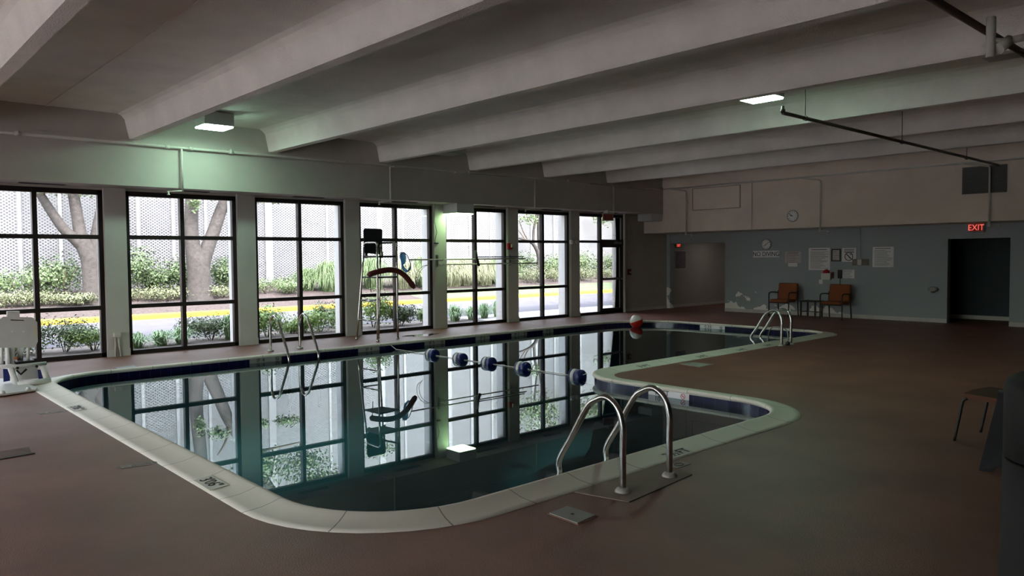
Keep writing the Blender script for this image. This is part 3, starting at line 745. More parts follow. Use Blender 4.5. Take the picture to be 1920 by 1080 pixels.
MB().tube(smooth([Vector((13.42, 7.0, 0)), Vector((13.42, 7.0, .2)), Vector((13.45, 7.06, .29)), Vector((13.6, 7.25, .31)), Vector((13.75, 7.5, .28)), Vector((13.82, 7.62, .1)), Vector((13.82, 7.62, -.3))]), .011, 8).build('tube', m_steeld, t)
MB().lathe([(.04, 0), (.04, .05), (.02, .07)], (13.42, 7.0, 0), 12).build('foot', m_black, t)

# ------------------------------------------------------------------ depth markers (part of the pool)
def marker_plate(c, x, y, w, h, txt, sym=False, size=None, dy=0, bg=True, m=None):
    """a tile on the surface spanned by x,y at c"""
    B = basis(c, x, y)
    p = MB().box(-w/2, w/2, -h/2, h/2, -.002, .003, B).build('depth_marker', m or mat('marker_tile', (150, 150, 146), .35, var=.03), pool) if bg else None
    s = size or h*1.25
    tx = -(.16*w if sym else 0)
    text_mesh('marker_lettering', txt, s, B @ Matrix.Translation((tx, dy, .0045)), m_printb, p or pool, depth=.0008)
    if sym:
        r = h*.40; mb = MB(); q = B @ Matrix.Translation((w*.36, 0, .0045))
        mb.tube([q @ Vector((r*math.cos(a*PI/12), r*math.sin(a*PI/12), 0)) for a in range(25)], h*.045, 5)
        mb.box(-r, r, -h*.045, h*.045, -.001, .001, q @ Matrix.Rotation(-PI/4, 4, 'Z')); mb.box(-h*.2, h*.2, -h*.03, h*.05, -.001, .001, q)
        mb.build('no_diving_symbol', m_printb if sym != 'red' else m_red, p or pool)
TZ = -.052; TH = .078
yf = PY2-.0
for x0, x1, txt, sym in ((5.42, 6.0, 'IF 4', True), (7.55, 8.02, 'IF 4', False), (9.1, 9.62, 'IF 5', True), (10.45, 10.85, 'IF 6', False), (11.5, 11.98, 'IF 7', True), (12.5, 12.85, 'IF 8', False)):
    marker_plate(((x0+x1)/2, PY2-.0, TZ), (1,0,0), (0,0,1), x1-x0, TH, txt, sym)
marker_plate((PX2, 10.36, TZ), (0,-1,0), (0,0,1), .70, TH, '0 3:0', True, m=m_wpaper)
marker_plate((PX1, 5.72, TZ), (0,-1,0), (0,0,1), .62, TH, '10 FT', 'red', m=m_wpaper)
# on the coping: local up points to the deck
def coping_mark(x, y, ux, uy, txt, w=.34, h=.17):
    marker_plate((x, y, .0115), ux, (uy[0], uy[1], .085), w, h, txt, False, h*.95, m=mat('marker_tile_coping', (206, 200, 190), .4, var=.03))
coping_mark(2.145, 5.74, (0,-1,0), (1,0,0), '3\'06"', .34, .14)
coping_mark(2.145, 9.75, (0,-1,0), (1,0,0), '3\'06"', .34, .14)
coping_mark(5.37, 3.80, (1,0,0), (0,1,0), '3½FT', .33, .14)
for x, y in ((9.3, 7.18), (10.87, 7.18), (12.1, 7.18), (13.05, 7.18)):
    marker_plate((x, y, .011), (1,0,0), (0,1,.085), .30, .15, '3 FT', False, .15, bg=False)
# small NO DIVING plates in the deck
def deck_plate(x, y, ux, uy, w, h, txt, label):
    t = thing('deck_plate', label, 'plate', (x, y, 0), group='small plates set in the deck')
    B = basis((x, y, .002), ux, uy)
    MB().box(-w/2, w/2, -h/2, h/2, -.001, .002, B).build('plate', mat('deck_plate_grey', (160, 146, 138), .6), t)
    if txt: text_mesh('lettering', txt, h*.7, B @ Matrix.Translation((0, 0, .003)), m_print, t, depth=.0006)
for px, py, txt, lab in ((283, 868, 'NO DIVING', 'small grey deck plate left of the near depth mark'), (119, 771, 'NO DIVING', 'small grey deck plate near the pool lift')):
    c = at(px, py, Z=0); deck_plate(c.x-.11, c.y, (1,-.15,0), (.15,1,0), .24, .085, txt, lab)
c = at(1277, 873, Z=0); deck_plate(c.x, c.y+.02, (-1,0,0), (0,-1,0), .2, .1, '', 'small pale deck plate behind the near ladder foot')
mb = MB(); r = .03; mb.tube([(c.x+.045*math.cos(a*PI/8), c.y+.02+.03*math.sin(a*PI/8), .006) for a in range(17)], .004, 5); mb.build('ring_mark', m_print, [o for o in bpy.data.objects if o.name.startswith('deck_plate')][-1])
# skimmer lids
def lid(pts, label, m=m_lid, hole=True):
    P = [at(x, y, Z=0) for x, y in pts]; c = sum(P, Vector())/len(P)
    t = thing('skimmer_lid', label, 'lid', (c.x, c.y, 0), group='skimmer lids')
    MB().prism([(p.x, p.y, .001) for p in P], (0, 0, .008)).build('cover', m, t)
    Q = [c+(p-c)*1.1 for p in P]; MB().prism([(p.x, p.y, .0005) for p in Q], (0, 0, .003)).build('rim', mat('lid_rim', (150, 112, 96), .8), t)
    if hole: MB().lathe([(.012, 0), (.012, .0015)], (c.x, c.y, .009), 10).build('finger_hole', m_black, t)
lid([(1030, 964), (1064, 951), (1117, 968), (1083, 983)], 'white square skimmer lid in the deck beside the near ladder')
lid([(1276, 683), (1300, 680), (1337, 684), (1312, 689)], 'pale skimmer lid on the deck point between the pool arms', hole=False)
lid([(216, 690), (252, 686), (257, 690), (222, 694)], 'pale skimmer lid on the window side deck at left', hole=False)
c0, c1 = at(0, 862, Z=0), at(60, 851, Z=0)
t = thing('floor_drain', 'rust-edged hatch in the deck at the left edge', 'drain', (c0.x, c0.y, 0))
MB().prism([(c0.x-.35, c0.y-.02, .001), (c1.x, c1.y, .001), (c1.x+.03, c1.y+.3, .001), (c0.x-.3, c0.y+.3, .001)], (0, 0, .003)).build('cover', mat('hatch_cover', (112, 92, 84), .8), t)
MB().prism([(c0.x-.36, c0.y-.035, .001), (c1.x+.02, c1.y-.02, .001), (c1.x+.02, c1.y+.02, .001), (c0.x-.36, c0.y+.0, .001)], (0, 0, .006)).build('edge_strip', m_brown, t)

# ------------------------------------------------------------------ lane floats
t = thing('lane_rope', 'thin rope line with end hooks crossing the pool', 'rope', (8.27, 7.4, WL+.02))
MB().tube([(8.27, 7.42, -.01), (8.27, 7.6, WL+.012), (8.27, 10, WL+.008), (8.27, 12.4, WL+.012), (8.27, 12.58, -.01)], .006, 6).build('rope', m_pipe, t)
fls = ['nearest the deck point', 'second from the deck point', 'third, in the middle of the rope', 'fourth, second from the far edge', 'fifth, nearest the far pool edge']
fy = [7.62, 8.8, 9.63, 10.40, 11.22]
proto = None
for i, y in enumerate(fy):
    lab = 'navy and white barrel float, ' + fls[i]
    if proto is None:
        proto = thing('lane_float', lab, 'float', (8.27, y, WL+.02), group='floats on the lane rope')
        r = .100
        MB().lathe([(.015, -.115), (r-.02, -.112), (r-.004, -.1), (r, -.09), (r, -.0)], (8.27, y, WL+.02), 20, 'Y', flat=True).build('end', m_navy, proto)
        MB().lathe([(r+.001, -.002), (r+.001, .062)], (8.27, y, WL+.02), 20, 'Y', flat=True).build('band', m_wplast, proto)
        MB().lathe([(r, .06), (r, .09), (r-.004, .1), (r-.02, .112), (.015, .115)], (8.27, y, WL+.02), 20, 'Y', flat=True).build('end', m_navy, proto)
    else:
        copy_tree(proto, (0, y-fy[0], 0), lab, group='floats on the lane rope')

# ------------------------------------------------------------------ beach ball
bc = at(1193, 599, Z=WL+.145); R = .165
bc = Vector((15.35, 12.02, WL+.145))
bp_ = at(1193, 598, Y=12.0); bc = Vector((bp_.x, 12.0, WL+.14))
b = bmesh.new(); bmesh.ops.create_uvsphere(b, u_segments=36, v_segments=18, radius=R)
Mr = Matrix.Rotation(.5, 4, 'Y') @ Matrix.Rotation(1.25, 4, 'X')
ax = Vector((.737, -.675, .33)).normalized(); e1 = Vector((-.77, -.62, .1)); e1 = (e1-ax*e1.dot(ax)).normalized(); e2 = ax.cross(e1)
if e2.z < 0: e2 = -e2
for f in b.faces: f.smooth = True
bmesh.ops.rotate(b, cent=(0, 0, 0), matrix=Vector((0, 0, 1)).rotation_difference(ax).to_matrix(), verts=b.verts)
for f in b.faces:
    c = f.calc_center_median(); a = math.degrees(math.atan2(c.dot(e2), c.dot(e1)))
    f.material_index = 1 if -100 < a < -4 or 120 < a < 170 else 2 if 62 < a < 120 else 0
bmesh.ops.translate(b, vec=bc, verts=b.verts)
me = bpy.data.meshes.new('beach_ball'); b.to_mesh(me); b.free()
for q in (m_ballw, m_ballr, m_ballb): me.materials.append(q)
o = bpy.data.objects.new('beach_ball', me); COL.objects.link(o); tag(o, 'red and white beach ball floating at the far pool edge', 'ball')

# ------------------------------------------------------------------ lifeguard chair
t = thing('lifeguard_chair', 'tall steel lifeguard chair with a black seat in front of the window', 'lifeguard chair', (8.6, 13.5, 0))
FL, FR, BL, BR = (8.36, 13.19), (8.93, 13.31), (8.27, 13.86), (8.78, 13.82)
tFL, tFR, tBL, tBR = (8.42, 13.25), (8.93, 13.32), (8.46, 13.80), (8.84, 13.78)
def leg_line(b, tp, z, zt=2.0): k = z/zt; return Vector((b[0]+(tp[0]-b[0])*k, b[1]+(tp[1]-b[1])*k, z))
rT = .021
for b0, tp in ((FL, tFL), (FR, tFR), (BL, tBL), (BR, tBR)):
    mb = MB(); mb.tube([leg_line(b0, tp, z) for z in (.0, .5, 1., 1.5, 1.93)], rT, 10); mb.lathe([(.03, 0), (.03, .03), (.022, .04)], (b0[0], b0[1], 0), 10); mb.build('leg', m_steel, t)
for (f, tf), (k, tk) in (((FL, tFL), (BL, tBL)), ((FR, tFR), (BR, tBR))):
    p0, p1 = leg_line(f, tf, 1.93), leg_line(k, tk, 1.93)
    MB().tube(smooth([p0, p0.lerp(p1, .02)+Vector((0,0,.05)), p0.lerp(p1, .12)+Vector((0,0,.085)), p0.lerp(p1, .5)+Vector((0,0,.09)), p0.lerp(p1, .9)+Vector((0,0,.085)), p0.lerp(p1, 1.)+Vector((0,0,.03)), p1]), rT, 10).build('armrest', m_steel, t)
def quad_at(z, th, name, m, out=0.0, k0=0., k1=1.):
    P = [leg_line(FL, tFL, z), leg_line(FR, tFR, z), leg_line(BR, tBR, z), leg_line(BL, tBL, z)]
    MB().prism([P[0].lerp(P[3], k0), P[1].lerp(P[2], k0), P[1].lerp(P[2], k1), P[0].lerp(P[3], k1)], (0, 0, th)).build(name, m, t)
quad_at(1.71, .04, 'seat', m_black)
quad_at(1.29, .03, 'foot_platform', m_black, k0=-.05, k1=.95)
for z in (.42, .82):
    mb = MB(); mb.tube([leg_line(FL, tFL, z), leg_line(BL, tBL, z)], .016, 8); mb.build('rung', m_steel, t)
    if z > .5: MB().tube([leg_line(BL, tBL, z), leg_line(BR, tBR, z)], .016, 8).build('rung', m_steel, t)
pb = [at(x, y, Y=13.80) for x, y in ((683, 474), (717, 478), (717, 431), (714, 429), (684, 428), (682, 432))]
MB().prism(pb, (.02, .05, 0)).build('backrest', m_dark, t)
for x, y in ((687, 482), (716, 482)):
    q = at(x, y, Y=13.82); MB().box(q.x-.025, q.x+.025, 13.81, 13.84, 1.70, q.z+.12).build('back_strut', m_black, t)
# rescue tube lying on the foot platform
tp = [at(x, y, Y=13.25) for x, y in ((690, 516), (700, 512), (715, 508), (730, 506), (745, 508), (757, 515), (767, 526), (777, 540))]
mn = 1.32+.06-min(p.z for p in tp[:5])
t = thing('rescue_tube', 'dark red rescue tube draped over the lifeguard chair footrest', 'rescue tube', (tp[3].x, 13.25, 1.33))
sp = smooth(tp, 3); mb = MB()
rr = [.03]+[.058]*(len(sp)-2)+[.035]
mb.tube(sp, .05, 12, radii=rr); mb.build('foam_tube', m_dred, t)
MB().tube([sp[1], sp[1]+Vector((-.01, -.05, -.08)), sp[1]+Vector((0, -.06, -.35))], .008, 6).build('tow_strap', m_black, t)
t = thing('puddle', 'shiny wet patch on the deck beside the lifeguard chair', 'puddle', (9.6, 13.6, 0), kind='stuff')
P = []
for k in range(28):
    a = 2*PI*k/28; r_ = 1+.25*math.sin(3*a+.5)+.15*math.sin(7*a); P.append((9.75+.42*r_*math.cos(a), 13.6+.2*r_*math.sin(a), .003))
f = flat(P, .003).build('wet_patch', m_puddle, t, recalc=False)

# ------------------------------------------------------------------ pool lift at the left edge
LX, LY = 2.03, 12.25
t = thing('pool_lift', 'white pool access lift with a plastic seat back at the left edge', 'pool lift', (LX, LY, 0))
def lp(px, py, y=LY): return at(px, py, Y=y)
out_ = [lp(x, y) for x, y in ((-6, 603), (6, 594), (60, 595), (70, 604), (71, 640), (66, 652), (3, 652), (-6, 646))]
mb = MB(); mb.prism(out_, (0, .05, 0)); o = mb.build('seat_back', m_wplast, t)
for c in ((65.5, 610, 625),):
    pass
mb = MB()
mb.prism([lp(x, y, LY-.004) for x, y in ((63, 611), (66, 609), (68, 611), (68.5, 631), (66, 633), (64, 631))], (0, .003, 0))
mb.build('hand_slot', mat('slot_brightness', (225, 215, 190), .5), t)  # no opening: the brightness through the slot is painted as a pale patch
MB().prism([lp(x, y, LY-.004) for x, y in ((20, 599), (45, 600), (45, 601.5), (20, 600.8))], (0, .003, 0)).build('slit', m_black, t)
for x in (22.5, 44.5): 
    q = lp(x, 621.5, LY-.004); MB().lathe([(.012, 0), (.012, .003)], (q.x, LY-.004, q.z), 10, 'Y').build('bolt', m_wpaper, t)
MB().prism([lp(x, y, LY+.01) for x, y in ((14, 584), (37, 583.5), (37, 595), (14, 594))], (0, .09, 0)).build('head_bracket', m_wplast, t)
for a0, a1 in (((4, 652), (3, 682)), ((15, 652), (17, 682)), ((53, 650), (52, 676))):
    MB().tube([lp(*a0, LY+.05), lp(*a1, LY+.05)], .021, 10).build('post', m_wplast, t)
MB().tube([lp(38, 650, LY+.15), lp(38, 676, LY+.15)], .036, 12).build('actuator', m_wplast, t)
q = lp(22, 665, LY+.06); MB().box(q.x-.05, q.x+.04, LY+.06, LY+.25, .2, q.z+.12, bev=.008).build('mast', m_wplast, t)
MB().prism([lp(x, y, LY+.055) for x, y in ((25, 672), (33, 668.5), (33, 676))], (0, .003, 0)).build('warning_label', mat('warning_orange', (190, 110, 60), .5), t)
MB().prism([lp(x, y, LY-.08) for x, y in ((30, 679), (65, 675), (66, 681), (31, 684))], (0, .3, 0)).build('seat_pad', m_black, t)
MB().tube([lp(0, 687, LY-.1), lp(30, 687, LY-.1), lp(87, 681, LY-.1)], .026, 10).build('arm_bar', m_wplast, t)
for a0, a1 in (((20, 690), (33, 728)), ((80, 687), (90, 716))):
    MB().tube([lp(*a0, LY-.1), lp(*a1, LY-.2)], .038, 10).build('footrest_tube', m_wplast, t)
a0, a1 = lp(33, 722, LY-.22), lp(95, 714, LY-.22)
MB().tube([a0, a1], .046, 12).build('footrest_bar', m_wplast, t)
q = lp(50, 700, LY+.05); MB().box(q.x-.12, q.x+.13, LY+.02, LY+.2, .06, q.z+.09, bev=.01).build('control_box', m_wplast, t)
for px in (((6, 692), (18, 692), (19, 714), (7, 716)), ((71, 693), (76, 693), (81, 711), (73, 713))):
    MB().prism([lp(x, y, LY-.03) for x, y in px], (0, .03, 0)).build('side_cover', m_navy, t)
MB().tube([lp(31, 694, LY-.12), lp(39, 702, LY-.12), lp(50, 692, LY-.12)], .014, 6).build('strap', m_black, t)
for x, y in ((33, 690), (69, 687)):
    q = lp(x, y, LY-.14); MB().lathe([(.018, 0), (.018, -.03)], (q.x, LY-.12, q.z), 10, 'Y').build('knob', m_black, t)
bp0 = [at(x, y, Z=.015) for x, y in ((-20, 744), (0, 743), (66, 733), (70, 728), (20, 712), (-20, 712))]
MB().prism(bp0, (0, 0, .02)).build('base_plate', m_wplast, t)
for x, y in ((5, 738), (53, 731)):
    q = at(x, y, Z=.035); MB().lathe([(.03, 0), (.03, .02), (.015, .04)], (q.x, q.y, .035), 12).build('anchor_bolt', m_wplast, t)

# ------------------------------------------------------------------ orange chairs and side table
def armchair(cx, cy, label, rot=0.):
    """faces -X"""
    t = thing('armchair', label, 'chair', (cx, cy, 0), group='orange armchairs by the teal wall')
    w = .29
    R = lambda v: Vector((cx, cy, 0)) + Matrix.Rotation(rot, 3, 'Z') @ Vector(v)
    def B(name, x0, x1, y0, y1, z0, z1, m, bev, extra=None):
        M = Matrix.Translation((cx, cy, 0)) @ Matrix.Rotation(rot, 4, 'Z')
        if extra is not None: M = M @ extra
        return MB().box(x0, x1, y0, y1, z0, z1, M, bev).build(name, m, t)
    B('seat', -.27, .24, -w+.03, w-.03, .39, .47, m_orange, .025)
    B('backrest', -.035, .04, -w+.01, w-.01, 0, .47, m_orange, .03, Matrix.Translation((.23, 0, .44)) @ Matrix.Rotation(.14, 4, 'Y'))
    for s in (-1, 1):
        y = s*w
        MB().tube(smooth([R((-.25, y, 0)), R((-.25, y, .35)), R((-.25, y, .58)), R((-.22, y, .645)), R((-.12, y, .665)), R((.05, y, .66)), R((.24, y, .64))]), .017, 8).build('arm', m_brown, t)
        MB().tube([R((.30, y, 0)), R((.25, y, .42)), R((.27, y, .7))], .017, 8).build('leg', m_brown, t)
    MB().tube([R((-.25, -w, .38)), R((-.25, w, .38))], .014, 8).build('seat_rail', m_brown, t)
    return t
armchair(19.72, 10.43, 'orange upholstered armchair with dark arms, nearest the passage')
armchair(19.72, 8.97, 'orange upholstered armchair with dark arms, nearest the doorway')
t = thing('side_table', 'small dark side table between the two orange armchairs', 'table', (19.85, 9.7, 0))
MB().box(19.65, 20.12, 9.46, 9.94, .42, .45, bev=.008).build('tabletop', m_brown, t)
for x in (19.69, 20.08):
    for y in (9.50, 9.90): MB().box(x-.018, x+.018, y-.018, y+.018, 0, .42).build('leg', m_brown, t)
MB().box(19.69, 20.08, 9.49, 9.51, .14, .16).box(19.69, 20.08, 9.89, 9.91, .14, .16).box(19.88, 19.9, 9.5, 9.9, .14, .16).build('stretcher', m_brown, t)

# ------------------------------------------------------------------ right foreground: chair, floor sign, bin
t = thing('side_chair', 'dark armless chair in the shadows at the right edge', 'chair', (7.85, 2.0, 0))
A0, A1, A2, A3 = Vector((7.57, 2.34, 0)), Vector((8.10, 2.28, 0)), Vector((8.05, 1.72, 0)), Vector((7.5, 1.78, 0))
up = Vector((0, 0, 1))
sh = .40
s0, s1, s2, s3 = A0.lerp(A3, .13)+up*sh, A1.lerp(A2, .13)+up*sh, A2+up*(sh-.02), A3+up*(sh-.02)
MB().prism([s0, s0.lerp(s1, .5)+Vector((0, .03, 0)), s1, s2, s3], (0, 0, .045)).build('seat', mat('dark_orange_seat', (92, 56, 36), .8, var=.1), t)
for a, b0 in ((A0, s0), (A1, s1), (A2, s2), (A3, s3)): MB().tube(smooth([a, a.lerp(b0, .6), a.lerp(b0, .92), b0+Vector((0, -.03, .0))]), .013, 8).build('leg', m_black, t)
mb = MB(); q0, q1 = A3+up*.45, A2+up*.45; bk = Vector((0, -.09, .38))
mb.prism([q0, q1, q1+bk, q0+bk], (0, .03, .005)); mb.build('backrest', mat('dark_orange_seat', (92, 56, 36)), t)
for a in (A3, A2): MB().tube([a+up*.38, a+up*.45, a+up*.45+bk], .013, 8).build('back_post', m_black, t)
t = thing('floor_sign', 'dark folding floor sign standing before the shadowed chair', 'sign', (6.75, 1.75, 0))
mb = MB()
f0 = at(1835, 882, Z=0); tpz = at(1872, 738, X=f0.x+.2)
apex = Vector((f0.x+.2, tpz.y, tpz.z)); 
dv = Vector((.12, -.62, 0))
def leaf(foot, name):
    a = foot; b_ = foot+dv; c_ = apex+Vector((.05, -.40, 0)) ; e = apex
    pts = [a, a.lerp(b_, .14), a.lerp(b_, .2)+up*.05, a.lerp(b_, .8)+up*.05, a.lerp(b_, .86), b_, c_, e]
    MB().prism(pts, (.02, 0, 0)).build(name, m_dark, t)
leaf(f0, 'board'); leaf(f0+Vector((.42, .03, 0)), 'board')
MB().tube([apex+Vector((.01, .0, .01)), apex+Vector((.06, -.4, .01))], .018, 8).build('hinge', m_black, t)
d_ = 3.1
e0 = CAM + (_fw + _rt*((1876-960)/F_PX) - _up*((720-540)/F_PX))*d_
rb = .30; cb = Vector((e0.x, e0.y, 0)) + Vector((_rt.x, _rt.y, 0)).normalized()*(rb+.07)
H1 = e0.z; sm = (CAM + (_fw + _rt*((1876-960)/F_PX) - _up*((873-540)/F_PX))*d_).z
t = thing('trash_bin', 'tall charcoal bin with a rounded lid at the right edge', 'bin', (cb.x, cb.y, 0))
MB().lathe([(rb*1.06, 0), (rb*1.06, .03), (rb*1.01, sm*.6), (rb, sm-.006), (rb-.012, sm-.004)], (cb.x, cb.y, 0), 40).build('body', m_bin, t)
MB().lathe([(rb-.012, sm+.004), (rb, sm+.008), (rb, H1-.03), (rb-.015, H1+.0), (rb-.05, H1+.02), (rb*.5, H1+.035), (.02, H1+.04)], (cb.x, cb.y, 0), 40).build('lid', m_bin, t)

# ------------------------------------------------------------------ outdoors
mb = MB(); mb.box(-30, 60, 15.05, 17.2, -.4, -.03); struct('ground', mb, m_bed, 'planting bed soil just outside the windows', 'ground')
mb = MB(); mb.box(13.4, 60, 15.05, 17.2, -.3, -.015); struct('path', mb, m_walk, 'pale walkway outside the glass door', 'path')
mb = MB(); mb.box(-30, 60, 17.2, 23.3, -.4, -.02); struct('road', mb, m_road, 'grey driveway outside the windows', 'road')
mb = MB(); mb.box(-30, 60, 23.3, 23.55, -.4, .13, bev=.03); struct('curb', mb, m_yellow, 'yellow painted curb on the far side of the driveway', 'curb')
def slope(x0, x1, y0, y1, z0, z1, sub=20, seed=1):
    r_ = random.Random(seed); mb = MB(); nx = max(4, int((x1-x0)/1.0)); ny = 8; g = []
    for j in range(ny+1):
        row = []
        for i in range(nx+1):
            k = j/ny; z = z0+(z1-z0)*(k**.9) + (r_.uniform(-.03, .03) if 0 < j < ny else 0)
            row.append(mb.b.verts.new((x0+(x1-x0)*i/nx, y0+(y1-y0)*k, z)))
        g.append(row)
    for j in range(ny):
        for i in range(nx): mb.b.faces.new((g[j][i], g[j][i+1], g[j+1][i+1], g[j+1][i])).smooth = True
    return mb
struct('ground', slope(-30, 17.0, 23.5, 28.2, .10, .75), m_mulch, 'sloping mulched bed beyond the yellow curb at left', 'ground')
struct('lawn', slope(17.0, 60, 23.5, 25.4, .10, .36, seed=2), m_lawn, 'strip of lawn behind the curb at right', 'lawn')
struct('ground', slope(17.0, 60, 25.4, 28.2, .36, .75, seed=3), m_mulch, 'mulched bed behind the lawn strip', 'ground')
mb = MB(); mb.box(-60, RX0-.25, -40, 15.05, -.3, -.06); struct('path', mb, m_walk, 'pale terrace outside the side windows', 'path')
mb = MB(); mb.box(-60, 90, 15.05, 70, -.6, -.41); struct('ground', mb, m_bed, 'bare ground under the driveway and beds', 'ground')

YM = 28.0
gar = thing('parking_garage', 'parking garage faced with white expanded metal mesh panels beyond the driveway', 'garage', (15, YM, 0))
strips = [4.73-1.13*k for k in range(1, 12)] + [4.73, 5.85, 7.0, 8.2, 9.36, 10.5, 11.7, 12.9, 14.2, 15.4, 16.7, 17.9, 19.1, 20.4, 21.6, 22.9, 24.2, 25.5, 27.1, 28.6, 30.5, 32.3, 34, 36, 38.5, 41, 44, 48]
strips.sort()
wide = {12.9: .28, 27.1: .42, 30.5: .34, 18.0: .3, 17.9: .3, 21.6: .2}
for a, b_ in zip(strips, strips[1:]):
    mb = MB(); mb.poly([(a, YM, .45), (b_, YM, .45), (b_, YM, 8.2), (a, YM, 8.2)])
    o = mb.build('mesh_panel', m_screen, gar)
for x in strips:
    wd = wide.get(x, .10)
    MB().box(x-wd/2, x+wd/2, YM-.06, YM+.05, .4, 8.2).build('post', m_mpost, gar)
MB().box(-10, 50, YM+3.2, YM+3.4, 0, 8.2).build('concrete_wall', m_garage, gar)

def blob(mb, c, rad, n, size, r_, squash=1., shell=.55, flat_=.6):
    for _ in range(n):
        v = Vector((r_.gauss(0, 1), r_.gauss(0, 1), r_.gauss(0, 1))).normalized()
        d = shell + (1-shell)*r_.random()
        p = Vector(c) + Vector((v.x*rad[0], v.y*rad[1], v.z*rad[2]))*d
        nrm = (v + Vector((r_.uniform(-1,1), r_.uniform(-1,1), r_.uniform(-.4,1)))*flat_).normalized()
        a = nrm.orthogonal().normalized(); q = Matrix.Rotation(r_.uniform(0, 2*PI), 3, nrm); a = q @ a; b2 = nrm.cross(a)
        s = size*r_.uniform(.7, 1.3)
        mb.b.faces.new([mb.b.verts.new(x) for x in (p-a*s, p-b2*s*.45+a*s*.1, p+a*s, p+b2*s*.45+a*s*.1)])
def ground_z(x, y):
    if y < 23.3: return -.03
    if y < 23.5: return .13
    return .10+.65*min(1, (y-23.5)/4.7)
def shrub(x, y, w, h, m, label, n=420, size=.06, group=None, seed=0, dep=None):
    r_ = random.Random(seed*31+int(x*100)); z = ground_z(x, y); dep = dep or w*.8
    t = thing('shrub', label, 'shrub', (x, y, z), group)
    mb = MB()
    for k in range(5):
        bx, by = x+r_.uniform(-.5, .5)*w*.55, y+r_.uniform(-.5, .5)*dep*.5; bz = z+h*r_.uniform(.36, .60)
        blob(mb, (bx, by, bz), (w*.36, dep*.34, h*.42), n//5, size, r_, shell=.2)
    mb.build('foliage', m, t, recalc=False)
    mb = MB()
    for k in range(6):
        a = r_.uniform(0, 2*PI); mb.tube([(x+.03*math.cos(a), y+.03*math.sin(a), z-.02), (x+.16*w*math.cos(a), y+.16*dep*math.sin(a), z+h*.55)], .008, 5)
    mb.build('stem', m_twig, t)
    return t
def grass(x, y, r, h, m, label, n=260, seed=0, wid=.012, droop=1., group=None, name='ornamental_grass'):
    r_ = random.Random(seed*17+int(x*50)); z = ground_z(x, y)
    t = thing(name, label, 'grass', (x, y, z), group, kind='thing'); mb = MB()
    for k in range(n):
        a = r_.uniform(0, 2*PI); q = r_.random(); sp = r*(.05+1.0*q); L = h*r_.uniform(.75, 1.15)*(1-.45*q*q); b0 = Vector((x+.25*r*r_.uniform(-1,1), y+.25*r*r_.uniform(-1,1), z-.01)); d = Vector((math.cos(a), math.sin(a), 0)); sd = Vector((-d.y, d.x, 0))
        pts = [b0, b0+d*sp*.25+Vector((0,0,L*.55)), b0+d*sp*.65+Vector((0,0,L*.85)), b0+d*sp*1.05+Vector((0,0,L*(.92-.18*droop*r_.random()))), b0+d*sp*1.35+Vector((0,0,L*(.8-.45*droop*r_.random())))]
        ws = [wid, wid, wid*.8, wid*.5, wid*.1]; pv = None
        for p, w_ in zip(pts, ws):
            c = (mb.b.verts.new(p-sd*w_), mb.b.verts.new(p+sd*w_))
            if pv: mb.b.faces.new((pv[0], pv[1], c[1], c[0])).smooth = True
            pv = c
    mb.build('blade', m, t, recalc=False)
    return t

# shrubs just outside the glass
G1 = 'shrubs right outside the windows'
def wx(px, y): return at(px, 600, Y=y).x
near = [(120, 16.3, 1.5, .75, m_leafd, 'dark leafy bush outside the leftmost window behind the pool lift', .05), (175, 16.2, 1.0, .5, m_leafd, 'low dark bush at the right of the leftmost window', .045), (20, 16.2, 1.1, .5, m_leafd, 'dark bush outside the glass behind the lift seat', .05),
        (395, 16.4, 1.35, .62, m_leafm, 'round bright green bush outside the second window', .05), (500, 16.2, .95, .78, m_leafm, 'bush outside the third window, left of the ladder rails', .055),
        (600, 16.3, 1.2, .72, m_leafd, 'spreading bush outside the third window, right of the ladder rails', .055), (620, 17.0, .8, .85, m_leafm, 'taller leafy bush against the right frame of the third window', .05), (548, 16.4, .6, .35, m_leafd, 'small low bush between the ladder rails outside', .045),
        (700, 16.4, 1.0, 1.05, m_leafd, 'tall dark bush outside behind the lifeguard chair legs', .06), (752, 16.3, 1.05, .65, m_leafd, 'dark bush outside, right of the lifeguard chair', .055), (795, 16.4, .5, .45, m_leafm, 'small pale bush at the right frame of the fourth window', .045)]
for k, (px, y, w_, h_, mm, lab, sz) in enumerate(near): shrub(wx(px, y), y, w_*1.15, h_, m_leafn if k % 3 else m_leafm, lab, 1900, sz*.62, G1, k+1)
G2 = 'strappy lily clumps outside the windows'
for k, (px, y, r_, h_, lab) in enumerate(((255, 16.0, .35, .34, 'strappy green clump at the left of the second window'), (300, 16.1, .38, .36, 'strappy green clump in the middle of the second window'), (340, 16.1, .35, .4, 'strappy green clump beside the round bush'), (430, 16.2, .3, .6, 'upright strappy clump at the right frame of the second window'),
        (853, 16.2, .38, .5, 'strappy green clump at the left of the fifth window'), (885, 16.3, .34, .4, 'low strappy clump behind the fifth window mullion'), (908, 16.3, .36, .5, 'strappy green clump right of the fifth window mullion'), (932, 16.4, .3, .55, 'strappy clump at the right frame of the fifth window'))):
    grass(wx(px, y), y, r_, h_, m_lily, lab, 150, k+3, .009, 1.6, G2, 'lily_clump')
